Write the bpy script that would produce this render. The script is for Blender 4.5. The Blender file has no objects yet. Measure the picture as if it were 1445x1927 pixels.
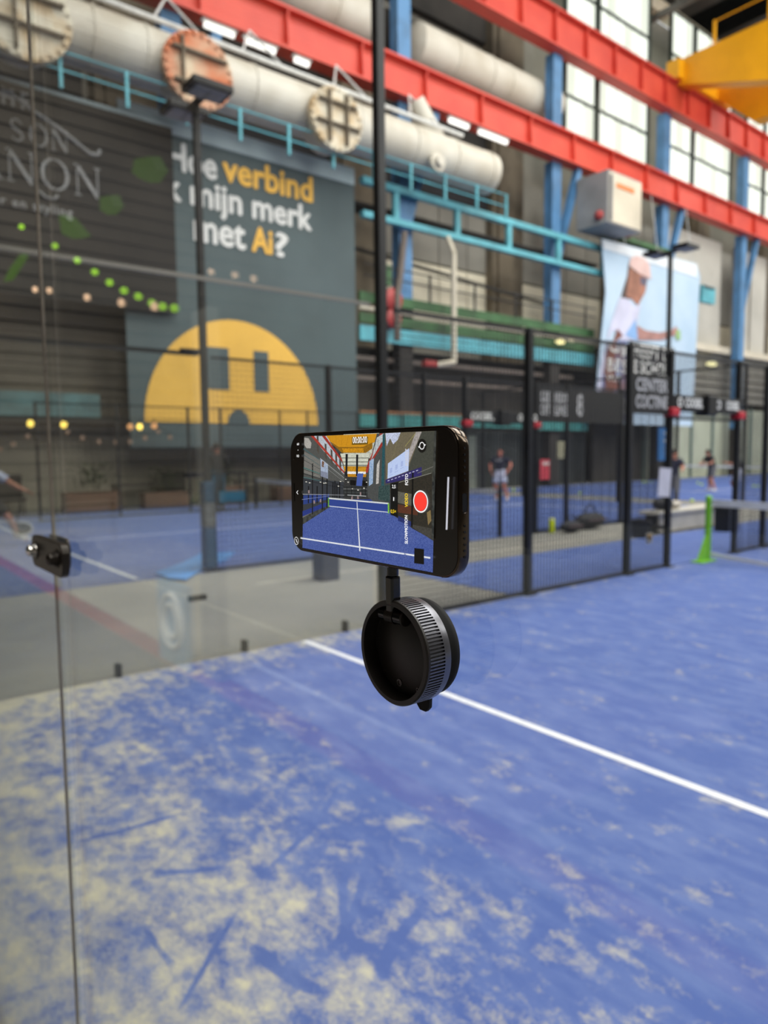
import bpy, bmesh, math, random
import numpy as np
from mathutils import Vector, Matrix
random.seed(7)
S = bpy.context.scene
COL = S.collection
# ------------------------------------------------------------------ camera
FPX, CX, CY = 1330.0, 722.5, 963.5
vR = np.array([2400-CX, 836-CY, FPX]); vL = np.array([-325-CX, 864-CY, FPX])
Yc = vR/np.linalg.norm(vR); mX = vL/np.linalg.norm(vL)
mX = mX-Yc*(mX@Yc); mX /= np.linalg.norm(mX); Xc = -mX; Zc = np.cross(Xc, Yc)
RM = np.stack([Xc, Yc, Zc], 1)
CAM = np.array([5.27, -0.285, 1.65])
def at(u, v, ax, val):
    d = RM.T@np.array([(u-CX)/FPX, (v-CY)/FPX, 1.0]); t = (val-CAM[ax])/d[ax]
    return CAM+t*d
cd = bpy.data.cameras.new('camera'); cam = bpy.data.objects.new('camera', cd); COL.objects.link(cam)
m4 = Matrix.Identity(4)
for i in range(3):
    m4[i][0] = RM[0][i]; m4[i][1] = -RM[1][i]; m4[i][2] = -RM[2][i]; m4[i][3] = CAM[i]
cam.matrix_world = m4
cd.sensor_fit = 'VERTICAL'; cd.sensor_height = 36; cd.sensor_width = 27
cd.lens = FPX/1927*36; cd.clip_start = .02; cd.clip_end = 300
cd.dof.use_dof = True; cd.dof.focus_distance = .375; cd.dof.aperture_fstop = 8.6
S.camera = cam
# ------------------------------------------------------------------ world, daylight, exposure
w = bpy.data.worlds.new('world'); S.world = w; w.use_nodes = True
w.node_tree.nodes['Background'].inputs[0].default_value = (.97, .98, 1, 1)
w.node_tree.nodes['Background'].inputs[1].default_value = .85
def area(name, loc, sx, sy, power, rot=(0, 0, 0), color=(1, .98, .94)):
    l = bpy.data.lights.new(name, 'AREA'); l.shape = 'RECTANGLE'; l.size = sx; l.size_y = sy
    l.energy = power; l.color = color
    o = bpy.data.objects.new(name, l); o.location = loc; o.rotation_euler = rot; COL.objects.link(o); return o
for i, y in enumerate((6, 22, 38, 54)):
    area('skylight_lamp', (2, y, 27.2), 18, 9, 4800)
for i, y in enumerate((0, 20, 40, 60)):
    area('window_band_lamp', (15.6, y, 20), 17, 9, 3900, (0, math.radians(90), math.radians(0)))
S.view_settings.view_transform = 'Standard'; S.view_settings.look = 'None'
S.view_settings.gamma = 1; S.view_settings.use_curve_mapping = False
S.view_settings.exposure = 0.0
# ------------------------------------------------------------------ helpers
def lin(c):
    c = c/255.0
    return c/12.92 if c <= .04045 else ((c+.055)/1.055)**2.4
def rgb(c): return (lin(c[0]), lin(c[1]), lin(c[2]), 1)
MATS = {}
def mat(name, c, rough=.6, metal=0., noise=0., scale=3., emit=0., c2=None, bump=0., stretch=None):
    if name in MATS: return MATS[name]
    m = bpy.data.materials.new(name); m.use_nodes = True; MATS[name] = m
    N = m.node_tree.nodes; L = m.node_tree.links; p = N['Principled BSDF']
    p.inputs['Base Color'].default_value = rgb(c); p.inputs['Roughness'].default_value = rough
    p.inputs['Metallic'].default_value = metal
    if emit:
        p.inputs['Emission Color'].default_value = rgb(c); p.inputs['Emission Strength'].default_value = emit
        p.inputs['Base Color'].default_value = (0, 0, 0, 1)
    if noise or bump:
        tc = N.new('ShaderNodeTexCoord'); mp = N.new('ShaderNodeMapping'); nz = N.new('ShaderNodeTexNoise')
        L.new(tc.outputs['Object'], mp.inputs[0]); L.new(mp.outputs[0], nz.inputs['Vector'])
        if stretch: mp.inputs['Scale'].default_value = stretch
        nz.inputs['Scale'].default_value = scale; nz.inputs['Detail'].default_value = 6
        if noise:
            mx = N.new('ShaderNodeMix'); mx.data_type = 'RGBA'
            mx.inputs[6].default_value = rgb(c)
            mx.inputs[7].default_value = rgb(c2 if c2 else tuple(x*(1-noise) for x in c))
            rp = N.new('ShaderNodeValToRGB'); rp.color_ramp.elements[0].position = .4; rp.color_ramp.elements[1].position = .65
            L.new(nz.outputs[0], rp.inputs[0]); L.new(rp.outputs[0], mx.inputs[0])
            L.new(mx.outputs[2], p.inputs['Emission Color' if emit else 'Base Color'])
        if bump:
            b = N.new('ShaderNodeBump'); b.inputs['Strength'].default_value = bump
            L.new(nz.outputs[0], b.inputs['Height']); L.new(b.outputs[0], p.inputs['Normal'])
    return m
def setp(o, label=None, cat=None, group=None, kind=None):
    if label: o['label'] = label
    if cat: o['category'] = cat
    if group: o['group'] = group
    if kind: o['kind'] = kind
    return o
def empty(name, loc, label, cat, group=None, rz=0):
    o = bpy.data.objects.new(name, None); COL.objects.link(o); o.location = loc; o.rotation_euler = (0, 0, rz)
    o.empty_display_size = .1
    return setp(o, label, cat, group)
class MB:
    def __init__(s): s.v = []; s.f = []; s.mi = []
    def add(s, vs, fs, mi=0):
        b = len(s.v); s.v += [tuple(p) for p in vs]; s.f += [tuple(b+i for i in f) for f in fs]; s.mi += [mi]*len(fs); return s
    def box(s, a, b, mi=0):
        x0, y0, z0 = [min(a[i], b[i]) for i in range(3)]; x1, y1, z1 = [max(a[i], b[i]) for i in range(3)]
        return s.add([(x0, y0, z0), (x1, y0, z0), (x1, y1, z0), (x0, y1, z0), (x0, y0, z1), (x1, y0, z1), (x1, y1, z1), (x0, y1, z1)],
                     [(0, 3, 2, 1), (4, 5, 6, 7), (0, 1, 5, 4), (1, 2, 6, 5), (2, 3, 7, 6), (3, 0, 4, 7)], mi)
    def tube(s, p, q, r, n=12, r2=None, cap=True, mi=0):
        p = Vector(p); q = Vector(q); d = (q-p).normalized()
        a = d.orthogonal().normalized(); b = d.cross(a); r2 = r if r2 is None else r2
        vs = []
        for c, rr in ((p, r), (q, r2)):
            for i in range(n):
                t = 2*math.pi*i/n; vs.append(c+a*math.cos(t)*rr+b*math.sin(t)*rr)
        fs = [(i, (i+1) % n, n+(i+1) % n, n+i) for i in range(n)]
        if cap: fs += [tuple(range(n))[::-1], tuple(range(n, 2*n))]
        return s.add(vs, fs, mi)
    def path(s, pts, r, n=8, mi=0):
        for a, b in zip(pts[:-1], pts[1:]): s.tube(a, b, r, n, mi=mi)
        return s
    def bar(s, p, q, w_, h_, up=(0, 0, 1), mi=0):
        p = Vector(p); q = Vector(q); d = (q-p).normalized(); u = Vector(up)
        sd = d.cross(u).normalized(); u = sd.cross(d).normalized(); sd = sd*w_/2; u = u*h_/2
        vs = [p-sd-u, p+sd-u, p+sd+u, p-sd+u, q-sd-u, q+sd-u, q+sd+u, q-sd+u]
        return s.add(vs, [(0, 1, 2, 3), (7, 6, 5, 4), (0, 4, 5, 1), (1, 5, 6, 2), (2, 6, 7, 3), (3, 7, 4, 0)], mi)
    def prism(s, pts, off, mi=0):
        """polygon pts (3D) extruded by vector off"""
        n = len(pts); off = Vector(off); vs = [Vector(p) for p in pts]+[Vector(p)+off for p in pts]
        return s.add(vs, [tuple(range(n))[::-1], tuple(range(n, 2*n))]+[(i, (i+1) % n, n+(i+1) % n, n+i) for i in range(n)], mi)
    def lathe(s, prof, c, ax=(0, 0, 1), n=32, mi=0, closed=True):
        """prof: list of (radius, height along ax)"""
        c = Vector(c); d = Vector(ax).normalized(); a = d.orthogonal().normalized(); b = d.cross(a)
        vs = []
        for r, h in prof:
            for i in range(n):
                t = 2*math.pi*i/n; vs.append(c+d*h+a*math.cos(t)*r+b*math.sin(t)*r)
        fs = []
        for k in range(len(prof)-1):
            for i in range(n): fs.append((k*n+i, k*n+(i+1) % n, (k+1)*n+(i+1) % n, (k+1)*n+i))
        if closed: fs += [tuple(range(n))[::-1], tuple(range((len(prof)-1)*n, len(prof)*n))]
        return s.add(vs, fs, mi)
    def ball(s, c, r, n=10, m=7, sc=(1, 1, 1), mi=0):
        vs = []; fs = []
        for j in range(1, m):
            ph = math.pi*j/m
            for i in range(n):
                t = 2*math.pi*i/n; vs.append((c[0]+r*sc[0]*math.sin(ph)*math.cos(t), c[1]+r*sc[1]*math.sin(ph)*math.sin(t), c[2]+r*sc[2]*math.cos(ph)))
        vs += [(c[0], c[1], c[2]+r*sc[2]), (c[0], c[1], c[2]-r*sc[2])]; T = len(vs)-2
        for j in range(m-2):
            for i in range(n): fs.append((j*n+i, (j+1)*n+i, (j+1)*n+(i+1) % n, j*n+(i+1) % n))
        for i in range(n): fs += [(T, i, (i+1) % n), (T+1, (m-2)*n+(i+1) % n, (m-2)*n+i)]
        return s.add(vs, fs, mi)
    def build(s, name, m, parent=None, smooth=False, bevel=0, origin=None):
        me = bpy.data.meshes.new(name); me.from_pydata(s.v, [], s.f)
        for x in (m if isinstance(m, (list, tuple)) else [m]): me.materials.append(x)
        if isinstance(m, (list, tuple)): me.polygons.foreach_set('material_index', s.mi)
        bm = bmesh.new(); bm.from_mesh(me)
        bmesh.ops.recalc_face_normals(bm, faces=bm.faces)
        if bevel:
            bmesh.ops.remove_doubles(bm, verts=bm.verts, dist=1e-6)
            es = [e for e in bm.edges if len(e.link_faces) == 2 and e.calc_face_angle(0) > .6]
            bmesh.ops.bevel(bm, geom=es, offset=bevel, segments=2, profile=.5, affect='EDGES')
        bm.to_mesh(me); bm.free()
        if smooth:
            me.polygons.foreach_set('use_smooth', [True]*len(me.polygons)); me.set_sharp_from_angle(angle=.7)
        o = bpy.data.objects.new(name, me); COL.objects.link(o)
        if parent:
            o.parent = parent
            if parent.type == 'EMPTY': o.matrix_parent_inverse = parent_inv(parent)
        return o
def parent_inv(p):
    """parts are modelled in world coordinates: cancel the parent's own placement"""
    mt = Matrix.Translation(p.location) @ p.rotation_euler.to_matrix().to_4x4()
    if p.parent: mt = Matrix.Identity(4)
    return mt.inverted()
def text_pts(s, spacing=1.0):
    c = bpy.data.curves.new('t', 'FONT'); c.body = s; c.resolution_u = 3; c.space_character = spacing
    o = bpy.data.objects.new('t', c); COL.objects.link(o)
    dg = bpy.context.evaluated_depsgraph_get(); me = bpy.data.meshes.new_from_object(o.evaluated_get(dg))
    bpy.data.objects.remove(o); vs = np.array([v.co[:] for v in me.vertices]); fs = [tuple(p.vertices) for p in me.polygons]
    bpy.data.meshes.remove(me); return vs, fs
def text(name, s, m, o0, ux, uy, width=None, height=None, parent=None, bold=0, thick=.004, spacing=1.0, mirror=False):
    """text whose bounding box starts at point o0, running along ux and up uy; real thin plates"""
    vs, fs = text_pts(s, spacing)
    mn = vs.min(0); mx = vs.max(0); W_ = mx[0]-mn[0]; H_ = mx[1]-mn[1]
    sx = width/W_ if width else height/H_; sy = height/H_ if height else sx
    ux = Vector(ux).normalized(); uy = Vector(uy).normalized(); n = ux.cross(uy)
    mb = MB()
    offs = [(0, 0)] if not bold else [(-bold, 0), (bold, 0), (0, bold), (0, -bold), (bold*.7, bold*.7), (-bold*.7, -bold*.7)]
    for k, (dx, dy) in enumerate(offs):
        pts = [Vector(o0)+ux*((v[0]-mn[0])*sx+dx)+uy*((v[1]-mn[1])*sy+dy)+n*(thick*(1+.03*k)) for v in vs]
        mb.add(pts, fs)
    me = bpy.data.meshes.new(name); me.from_pydata(mb.v, [], mb.f); me.materials.append(m)
    o = bpy.data.objects.new(name, me); COL.objects.link(o)
    if parent:
        o.parent = parent
        if parent.type == 'EMPTY': o.matrix_parent_inverse = parent_inv(parent)
    return o
XP, YP, ZP = (1, 0, 0), (0, 1, 0), (0, 0, 1)
# ------------------------------------------------------------------ materials
M_black = mat('powder_coat_black', (20, 21, 23), .45, noise=.3, scale=8)
M_white = mat('white_paint', (225, 225, 222), .5, noise=.08, scale=4)
M_red = mat('crane_red', (212, 74, 56), .5, noise=.14, scale=.9, c2=(200, 62, 48))
M_blue = mat('column_blue', (82, 132, 178), .5, noise=.15, scale=1.2)
M_teal = mat('teal_steel', (92, 176, 190), .5, noise=.15, scale=1.0)
M_yel = mat('crane_yellow', (255, 182, 0), .45, noise=.07, scale=.6)
M_pipe = mat('pipe_cream', (208, 203, 190), .5, noise=.1, scale=.8, c2=(190, 182, 166))
M_flange = mat('flange_cream', (218, 210, 190), .6, noise=.5, scale=1.6, c2=(190, 160, 115))
M_rust = mat('flange_rust', (214, 200, 172), .7, noise=.5, scale=.75, c2=(200, 104, 56))
M_brown = mat('pilaster_brown', (120, 108, 90), .8, noise=.2, scale=.7)
M_wallg = mat('hall_grey', (142, 138, 128), .8, noise=.12, scale=.4)
M_beige = mat('hall_beige', (214, 204, 184), .8, noise=.1, scale=.5)
M_dark = mat('hall_dark', (58, 54, 50), .8, noise=.3, scale=.7)
M_slat = mat('slat_grey', (186, 177, 158), .7, noise=.15, scale=.5)
M_green = mat('gutter_green', (62, 104, 62), .6, noise=.3, scale=.9)
M_wood = mat('terrace_wood', (126, 92, 70), .7, noise=.3, scale=3, stretch=(1, .2, 4))
M_plastic = mat('device_black', (38, 33, 28), .42, noise=.15, scale=60)
M_glossb = mat('gloss_black', (9, 9, 10), .12, noise=.1, scale=20)
M_frame = mat('phone_steel', (84, 73, 63), .12, 1.0, noise=.1, scale=30)
M_skin = mat('skin', (190, 128, 104), .6, noise=.1, scale=20)
M_wire = mat('wire_black', (26, 27, 30), .5, noise=.2, scale=3)
M_chrome = mat('chrome', (220, 215, 205), .12, 1.0, noise=.05, scale=40)
SLIDES = []
for (u0_, v0_, u1_, v1_, wd_, bd_) in [(345, 1895, 440, 1730, .012, .0), (275, 1760, 320, 1820, .014, .5), (640, 1640, 650, 1790, .02, .6), (690, 1660, 640, 1790, .02, -.5), (1000, 1785, 1060, 1690, .03, .4),
                                   (150, 1590, 330, 1540, .02, .2), (520, 1640, 640, 1500, .02, .3), (940, 1640, 1120, 1560, .03, -.3), (300, 1650, 420, 1640, .02, .5), (1130, 1600, 1400, 1560, .03, .2), (480, 1800, 600, 1880, .03, .6), (780, 1720, 700, 1850, .03, .5)]:
    p_ = at(u0_, v0_, 2, 0); q_ = at(u1_, v1_, 2, 0)
    SLIDES.append(((p_[0]+q_[0])/2, (p_[1]+q_[1])/2, math.atan2(q_[1]-p_[1], q_[0]-p_[0]), math.hypot(q_[0]-p_[0], q_[1]-p_[1])/2*1.25, wd_, bd_))
def turf(name, x0, sand=1.0):
    m = bpy.data.materials.new(name); m.use_nodes = True
    N = m.node_tree.nodes; L = m.node_tree.links; p = N['Principled BSDF']; p.inputs['Roughness'].default_value = .85
    p.inputs['Specular IOR Level'].default_value = .25
    tc = N.new('ShaderNodeTexCoord'); O = tc.outputs['Object']
    def math_(op, a, b=None, clamp=False):
        n = N.new('ShaderNodeMath'); n.operation = op; n.use_clamp = clamp
        for i, v in enumerate((a, b)):
            if v is None: continue
            if isinstance(v, (int, float)): n.inputs[i].default_value = v
            else: L.new(v, n.inputs[i])
        return n.outputs[0]
    def noise(sc, det=6, dist=0., stretch=(1, 1, 1), rough=.55, off=(0, 0, 0)):
        mp = N.new('ShaderNodeMapping'); mp.inputs['Scale'].default_value = stretch; mp.inputs['Location'].default_value = off
        mp.inputs['Rotation'].default_value = (0, 0, off[2])
        L.new(O, mp.inputs[0]); n = N.new('ShaderNodeTexNoise')
        n.inputs['Scale'].default_value = sc; n.inputs['Detail'].default_value = det; n.inputs['Distortion'].default_value = dist
        n.inputs['Roughness'].default_value = rough
        L.new(mp.outputs[0], n.inputs['Vector']); return n.outputs[0]
    def mr(v, a, b, c=0., d=1.):
        n = N.new('ShaderNodeMapRange'); n.clamp = True; L.new(v, n.inputs[0])
        for i, q in enumerate((a, b, c, d)): n.inputs[1+i].default_value = q
        return n.outputs[0]
    sp = N.new('ShaderNodeSeparateXYZ'); L.new(O, sp.inputs[0]); X, Y = sp.outputs[0], sp.outputs[1]
    nearback = mr(Y, .2, 2.0, 1, 0)                       # sand is kicked against the walls
    side = mr(math_('ADD', X, -x0), .0, .7, 1, 0)
    leftback = math_('MULTIPLY', mr(X, x0+.6, x0+4.4, .72, .72), nearback)
    side = math_('MULTIPLY', side, mr(Y, 3.5, 5.5, 1, .25))
    dens = math_('ADD', math_('MULTIPLY', leftback, .235), math_('MULTIPLY', side, .13))
    n1 = noise(2.8, 4, .2, (1, 1.3, 1), .6, (3, 1, .3)); n2 = noise(9.5, 8, .2, (1, 1.5, 1), .72, (1, 2, .5)); n3 = noise(130, 3, 0)
    f = math_('ADD', math_('MULTIPLY', n1, .36), math_('MULTIPLY', n2, .56))
    f = math_('ADD', f, math_('MULTIPLY', n3, .2))
    f = math_('ADD', f, dens)
    # scuff marks: thin winding tracks swept clear of sand
    # scuff marks: short slides swept clear of sand
    def slide(x_, y_, ang, ln, wd, bend=0.):
        ca, sa = math.cos(ang), math.sin(ang)
        dx = math_('SUBTRACT', X, x_); dy = math_('SUBTRACT', Y, y_)
        a_ = math_('ADD', math_('MULTIPLY', dx, ca), math_('MULTIPLY', dy, sa)); b_ = math_('SUBTRACT', math_('MULTIPLY', dy, ca), math_('MULTIPLY', dx, sa))
        b_ = math_('SUBTRACT', b_, math_('MULTIPLY', math_('MULTIPLY', a_, a_), bend))
        return math_('MULTIPLY', mr(math_('ABSOLUTE', a_), ln*.55, ln, 1, 0), mr(math_('ABSOLUTE', b_), wd*.35, wd, 1, 0))
    acc = None
    for args in SLIDES:
        q = slide(*args); acc = q if acc is None else math_('MAXIMUM', acc, q)
    if sand > .5: f = math_('SUBTRACT', f, math_('MULTIPLY', acc, .13))
    sandf = mr(f, .615, .80, 0, .9*sand)
    faint = mr(noise(3.0, 6, .2, (1, 2.5, 1), .6, (5, 5, 0)), .42, .72, 0, .5)
    base = N.new('ShaderNodeMix'); base.data_type = 'RGBA'; base.inputs[6].default_value = rgb((76, 98, 160)); base.inputs[7].default_value = rgb((120, 138, 184))
    L.new(faint, base.inputs[0])
    mx = N.new('ShaderNodeMix'); mx.data_type = 'RGBA'; L.new(base.outputs[2], mx.inputs[6]); mx.inputs[7].default_value = rgb((206, 199, 168))
    L.new(sandf, mx.inputs[0]); L.new(mx.outputs[2], p.inputs['Base Color'])
    b = N.new('ShaderNodeBump'); b.inputs['Strength'].default_value = .35; b.inputs['Distance'].default_value = .01
    L.new(noise(260, 2), b.inputs['Height']); L.new(b.outputs[0], p.inputs['Normal'])
    return m
M_turf = turf('turf_blue_sanded', 0.0); M_turf2 = turf('turf_blue_far', -14.0, .35)
def glass_mat(name, tint):
    m = bpy.data.materials.new(name); m.use_nodes = True; N = m.node_tree.nodes; L = m.node_tree.links
    for n in list(N):
        if n.type != 'OUTPUT_MATERIAL': N.remove(n)
    out = [n for n in N if n.type == 'OUTPUT_MATERIAL'][0]
    tr = N.new('ShaderNodeBsdfTransparent'); tr.inputs[0].default_value = tint
    gl = N.new('ShaderNodeBsdfGlossy'); gl.inputs['Roughness'].default_value = .0; gl.inputs['Color'].default_value = (.95, 1, .98, 1)
    fr = N.new('ShaderNodeFresnel'); ge = N.new('ShaderNodeNewGeometry')
    ml = N.new('ShaderNodeMapRange'); L.new(ge.outputs['Backfacing'], ml.inputs[0])
    ml.inputs[3].default_value = 1.5; ml.inputs[4].default_value = 1/1.5
    L.new(ml.outputs[0], fr.inputs[0]); mx = N.new('ShaderNodeMixShader')
    L.new(fr.outputs[0], mx.inputs[0]); L.new(tr.outputs[0], mx.inputs[1]); L.new(gl.outputs[0], mx.inputs[2]); L.new(mx.outputs[0], out.inputs[0])
    return m
M_glass = glass_mat('toughened_glass', (.975, .985, .98, 1))
M_gedge = mat('glass_edge', (96, 92, 84), .3, noise=.2, scale=5)

# ------------------------------------------------------------------ hall shell
def struct(name, mb, m, **k):
    o = mb.build(name, m, **k); o['kind'] = 'structure'; return o
M_floor = mat('hall_floor_grey', (138, 136, 128), .75, noise=.14, scale=.35, c2=(116, 116, 112), bump=.05)
struct('floor', MB().box((-20, -14, -.2), (16.4, 70, 0)), M_floor)
M_wallback = mat('corrugated_brown', (72, 62, 51), .7, noise=.2, scale=.5)
# long left wall, upper part plain, lower part set with horizontal slats
struct('wall_left', MB().box((-20, -14, 0), (-19.5, 70, 27.5)), M_wallg)
# wall behind the camera that the glass mirrors: dark cladding with horizontal ribs
wb = empty('wall_left_cladding', (-15.6, -9, 0), 'dark brown slatted cladding on the left wall, seen mirrored in the glass', 'cladding')
MB().box((-16.2, -13.8, 0), (-15.9, -.4, 26)).build('backing_board', M_wallback, wb)
mb = MB()
for k in range(58): mb.box((-15.9, -13.8, .25+k*.42), (-15.82, -.4, .25+k*.42+.3))
o = mb.build('slat', M_wallback, wb); o['kind'] = 'stuff'
struct('wall_back', MB().box((-20, -14.3, 0), (16, -14, 27.5)), mat('back_wall_dark', (34, 31, 28), .8, noise=.2, scale=.7))
struct('wall_right', MB().box((16, -14, 0), (16.4, 70, 27.5)), mat('right_wall_grey', (92, 88, 82), .8, noise=.2, scale=.4))
M_roof = mat('roof_dark', (64, 60, 56), .8, noise=.3, scale=.4)
rf = MB()
for y in range(-14, 70, 8):
    rf.box((-19, y, 27.5), (16, y+3.4, 27.8))
rf.box((-19, -14, 27.5), (-6, 70, 27.8))
struct('ceiling', rf, M_roof)
# roof trusses
for k, y in enumerate((27.2, 36.5, 45.8, 55)):
    mb = MB()
    mb.bar((-18.4, y, 26.9), (13.5, y, 26.9), .3, .35); mb.bar((-18.4, y, 25.0), (13.5, y, 25.0), .25, .3)
    for i in range(13):
        x = -18+i*2.5; mb.bar((x, y, 25.0), (x+1.25, y, 26.9), .14, .14, (0, 1, 0)); mb.bar((x+1.25, y, 26.9), (x+2.5, y, 25.0), .14, .14, (0, 1, 0))
    struct('trim_%d' % (k+1), mb, mat('truss_grey', (110, 106, 100), .6, noise=.2, scale=1))
mb = MB(); mb.bar((-17.4, 26, 26.0), (-17.4, 66, 26.0), .5, .7)
struct('trim_5', mb, M_beige)
PITCH = 9.25; COLY = [8.75, 17.95, 27.15, 36.55, 45.75, 55.0, 64.2]
# slatted lower facade behind the terrace
mb = MB(); mb.box((-18.3, -.3, 0), (-18.1, 13.9, 2.62))
for k in range(21): mb.box((-18.1, -.3, .06+k*.122), (-18.06, 13.9, .06+k*.122+.085))
struct('trim_6', mb, M_slat)
mb = MB(); mb.box((-18.5, -.3, 2.63), (-16.75, 13.9, 2.77)); struct('trim_7', mb, M_dark)
mb = MB(); mb.box((-18.5, -.3, 2.78), (-17.6, 13.9, 10.1))
for k in range(24): mb.box((-17.6, -.3, 2.9+k*.3), (-17.55, 13.9, 2.9+k*.3+.22))
struct('trim_8', mb, mat('upper_slat', (124, 114, 100), .7, noise=.2, scale=.5))
# pilasters (one per column bay)
for i, y in enumerate(COLY):
    mb = MB(); mb.box((-19.5, y-1.5, 0.0), (-18.75, y+.7, 26.5)).box((-18.75, y-1.2, 0.0), (-18.6, y-.2, 26.5))
    o = mb.build('wall_pilaster', M_brown)
    setp(o, 'brown concrete wall pier behind the %s blue column counted from the left' % ('first', 'second', 'third', 'fourth', 'fifth', 'sixth', 'seventh')[i], 'pier')
M_dk2 = mat('panel_dark', (38, 38, 42), .8, noise=.2, scale=.6)
setp(MB().box((-19.4, -12, 12.0), (-19.2, 7.0, 21)).build('dark_wall_panel', M_dk2), 'dark flat wall panel behind the long cream pipe at top left', 'wall')  # flat dark panel on the wall face, not set back
# wall infill panels between the piers
for i in range(len(COLY)-1):
    a, b = COLY[i]+.95, COLY[i+1]-.95
    ord_ = ('first', 'second', 'third', 'fourth', 'fifth', 'sixth')[i]
    z1 = 15.6
    mb = MB()
    n = 4; zs = [7.5, 10.0] if i < 2 else [7.5, 9.3]
    e = empty('wall_panel', (-18, (a+b)/2, 7.5), 'beige and grey infill wall of the %s bay from the left' % ord_, 'wall panel')
    for k in range(n):
        MB().box((-19.4, a+(b-a)*k/n+.03, 7.55), (-19.2, a+(b-a)*(k+1)/n-.03, 10.2)).build('panel', mat('panel_cream', (240, 230, 206), .8, noise=.08, scale=.5), e)
    for k in range(n):
        MB().box((-19.4, a+(b-a)*k/n+.03, 10.3), (-19.2, a+(b-a)*(k+1)/n-.03, 15.2)).build('panel', M_wallg if i < 3 else mat('panel_grey', (168, 165, 156), .7, noise=.08, scale=.5), e)
    if i < 2:
        MB().box((-19.2, a, 13.3), (-19.1, b, 15.3)).build('dark_panel', M_dk2, e)
        MB().box((-19.4, a, 15.6), (-19.2, b, 20.4)).build('dark_panel', M_dark, e)
        MB().box((-19.4, a, 21), (-19.2, b, 26.4)).build('dark_panel', M_dark, e)
# ------------------------------------------------------------------ windows (lit by daylight)
def lit(name, c, s):
    m = mat(name, c, .4, emit=s, noise=.10, scale=1.3, c2=(226, 231, 214), stretch=(1, 3, .15)); return m
M_pane = lit('pane_daylight', (252, 254, 244), 1.5); M_pane2 = lit('pane_daylight_dim', (240, 242, 228), 1.3)
M_bar = mat('window_steel', (52, 64, 58), .5, noise=.2, scale=3)
wn = 0
for i in range(2, len(COLY)-1):
    y0 = COLY[i]
    for (z0, zm, z1) in ((16.85, 18.8, 20.75), (21.7, 23.75, 26.0)):
        for (ya, yb, n) in ((y0+1.75, y0+4.1, 3), (y0+4.42, y0+8.85, 6)):
            wn += 1
            e = bpy.data.objects.new('window_%d' % wn, None); COL.objects.link(e); e.location = (-17.1, ya, z0); e['kind'] = 'structure'
            f = MB()
            f.box((-17.14, ya-.1, z0-.1), (-16.96, yb+.1, z0)).box((-17.14, ya-.1, z1), (-16.96, yb+.1, z1+.1)).box((-17.14, ya-.1, zm-.06), (-16.96, yb+.1, zm+.06))
            f.box((-17.14, ya-.12, z0-.1), (-16.96, ya, z1+.1)).box((-17.14, yb, z0-.1), (-16.96, yb+.12, z1+.1))
            f.build('window_frame', M_bar, e)
            for za, zb in ((z0, zm-.06), (zm+.06, z1)):
                for k in range(n):
                    p0 = ya+(yb-ya)*k/n+.004; p1 = ya+(yb-ya)*(k+1)/n-.004
                    q = MB(); q.add([(-17.1, p0, za), (-17.04, p0+.08, za), (-17.04, p1-.08, za), (-17.1, p1, za), (-17.1, p0, zb), (-17.04, p0+.08, zb), (-17.04, p1-.08, zb), (-17.1, p1, zb)],
                                    [(0, 1, 5, 4), (1, 2, 6, 5), (2, 3, 7, 6), (3, 0, 4, 7), (0, 3, 2, 1), (4, 5, 6, 7)])
                    q.build('pane', M_pane if (k*7+i+int(za)) % 4 else M_pane2, e)
# ------------------------------------------------------------------ crane rails (red) and columns (blue)
def red_beam(zb, zt, label, fins):
    e = empty('crane_beam', (-16, 0, zb), label, 'beam')
    y0, y1 = -2, 68
    MB().box((-16.06, y0, zb+.05), (-15.98, y1, zt-.05)).build('web', M_red, e)
    MB().box((-16.35, y0, zb-.04), (-15.72, y1, zb+.05)).build('flange', M_red, e)
    MB().box((-16.35, y0, zt-.05), (-15.72, y1, zt+.04)).build('flange', M_red, e)
    for y in fins:
        MB().prism([(-15.98, y-.03, zb+.05), (-15.74, y-.03, zb+.05), (-15.74, y-.03, zb+.2), (-15.80, y-.03, zt-.3), (-15.74, y-.03, zt-.05), (-15.98, y-.03, zt-.05)], (0, .06, 0)).build('stiffener', M_red, e)
red_beam(15.0, 16.28, 'lower red steel crane beam running the length of the hall', [6.5+3.07*k for k in range(20)])
red_beam(19.76, 21.32, 'upper red steel crane beam under the yellow crane', [5.9+2.3*k*1.0 for k in range(26)])
names7 = ('first', 'second', 'third', 'fourth', 'fifth', 'sixth', 'seventh')
for i, y in enumerate(COLY):
    e = empty('steel_column', (-16.45, y, 0), 'blue steel hall column, %s one counted from the left' % names7[i], 'column')
    if 0 < i: MB().box((-16.62, y-.34, 0), (-16.13, y+.34, (7.5, 7.5, 7.5, 3.0, 3.0, 3.0)[i-1])).build('concrete_base', M_dark, e)
    for za, zb in (((11.0, 7.5, 7.5, 7.5, 3.0, 3.0, 3.0)[i], 14.95), (16.34, 19.7)):
        mb = MB(); mb.box((-16.6, y-.32, za), (-16.54, y+.32, zb)).box((-16.2, y-.32, za), (-16.14, y+.32, zb)).box((-16.54, y-.04, za), (-16.2, y+.04, zb))
        mb.box((-16.56, y-.3, za), (-16.2, y-.27, zb))
        mb.build('column_shaft', M_blue, e)
    MB().bar((-16.1, y+1.5, 14.95), (-16.3, y+.2, 10.6), .3, .3, (1, 0, 0)).build('brace', M_blue, e)
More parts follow.
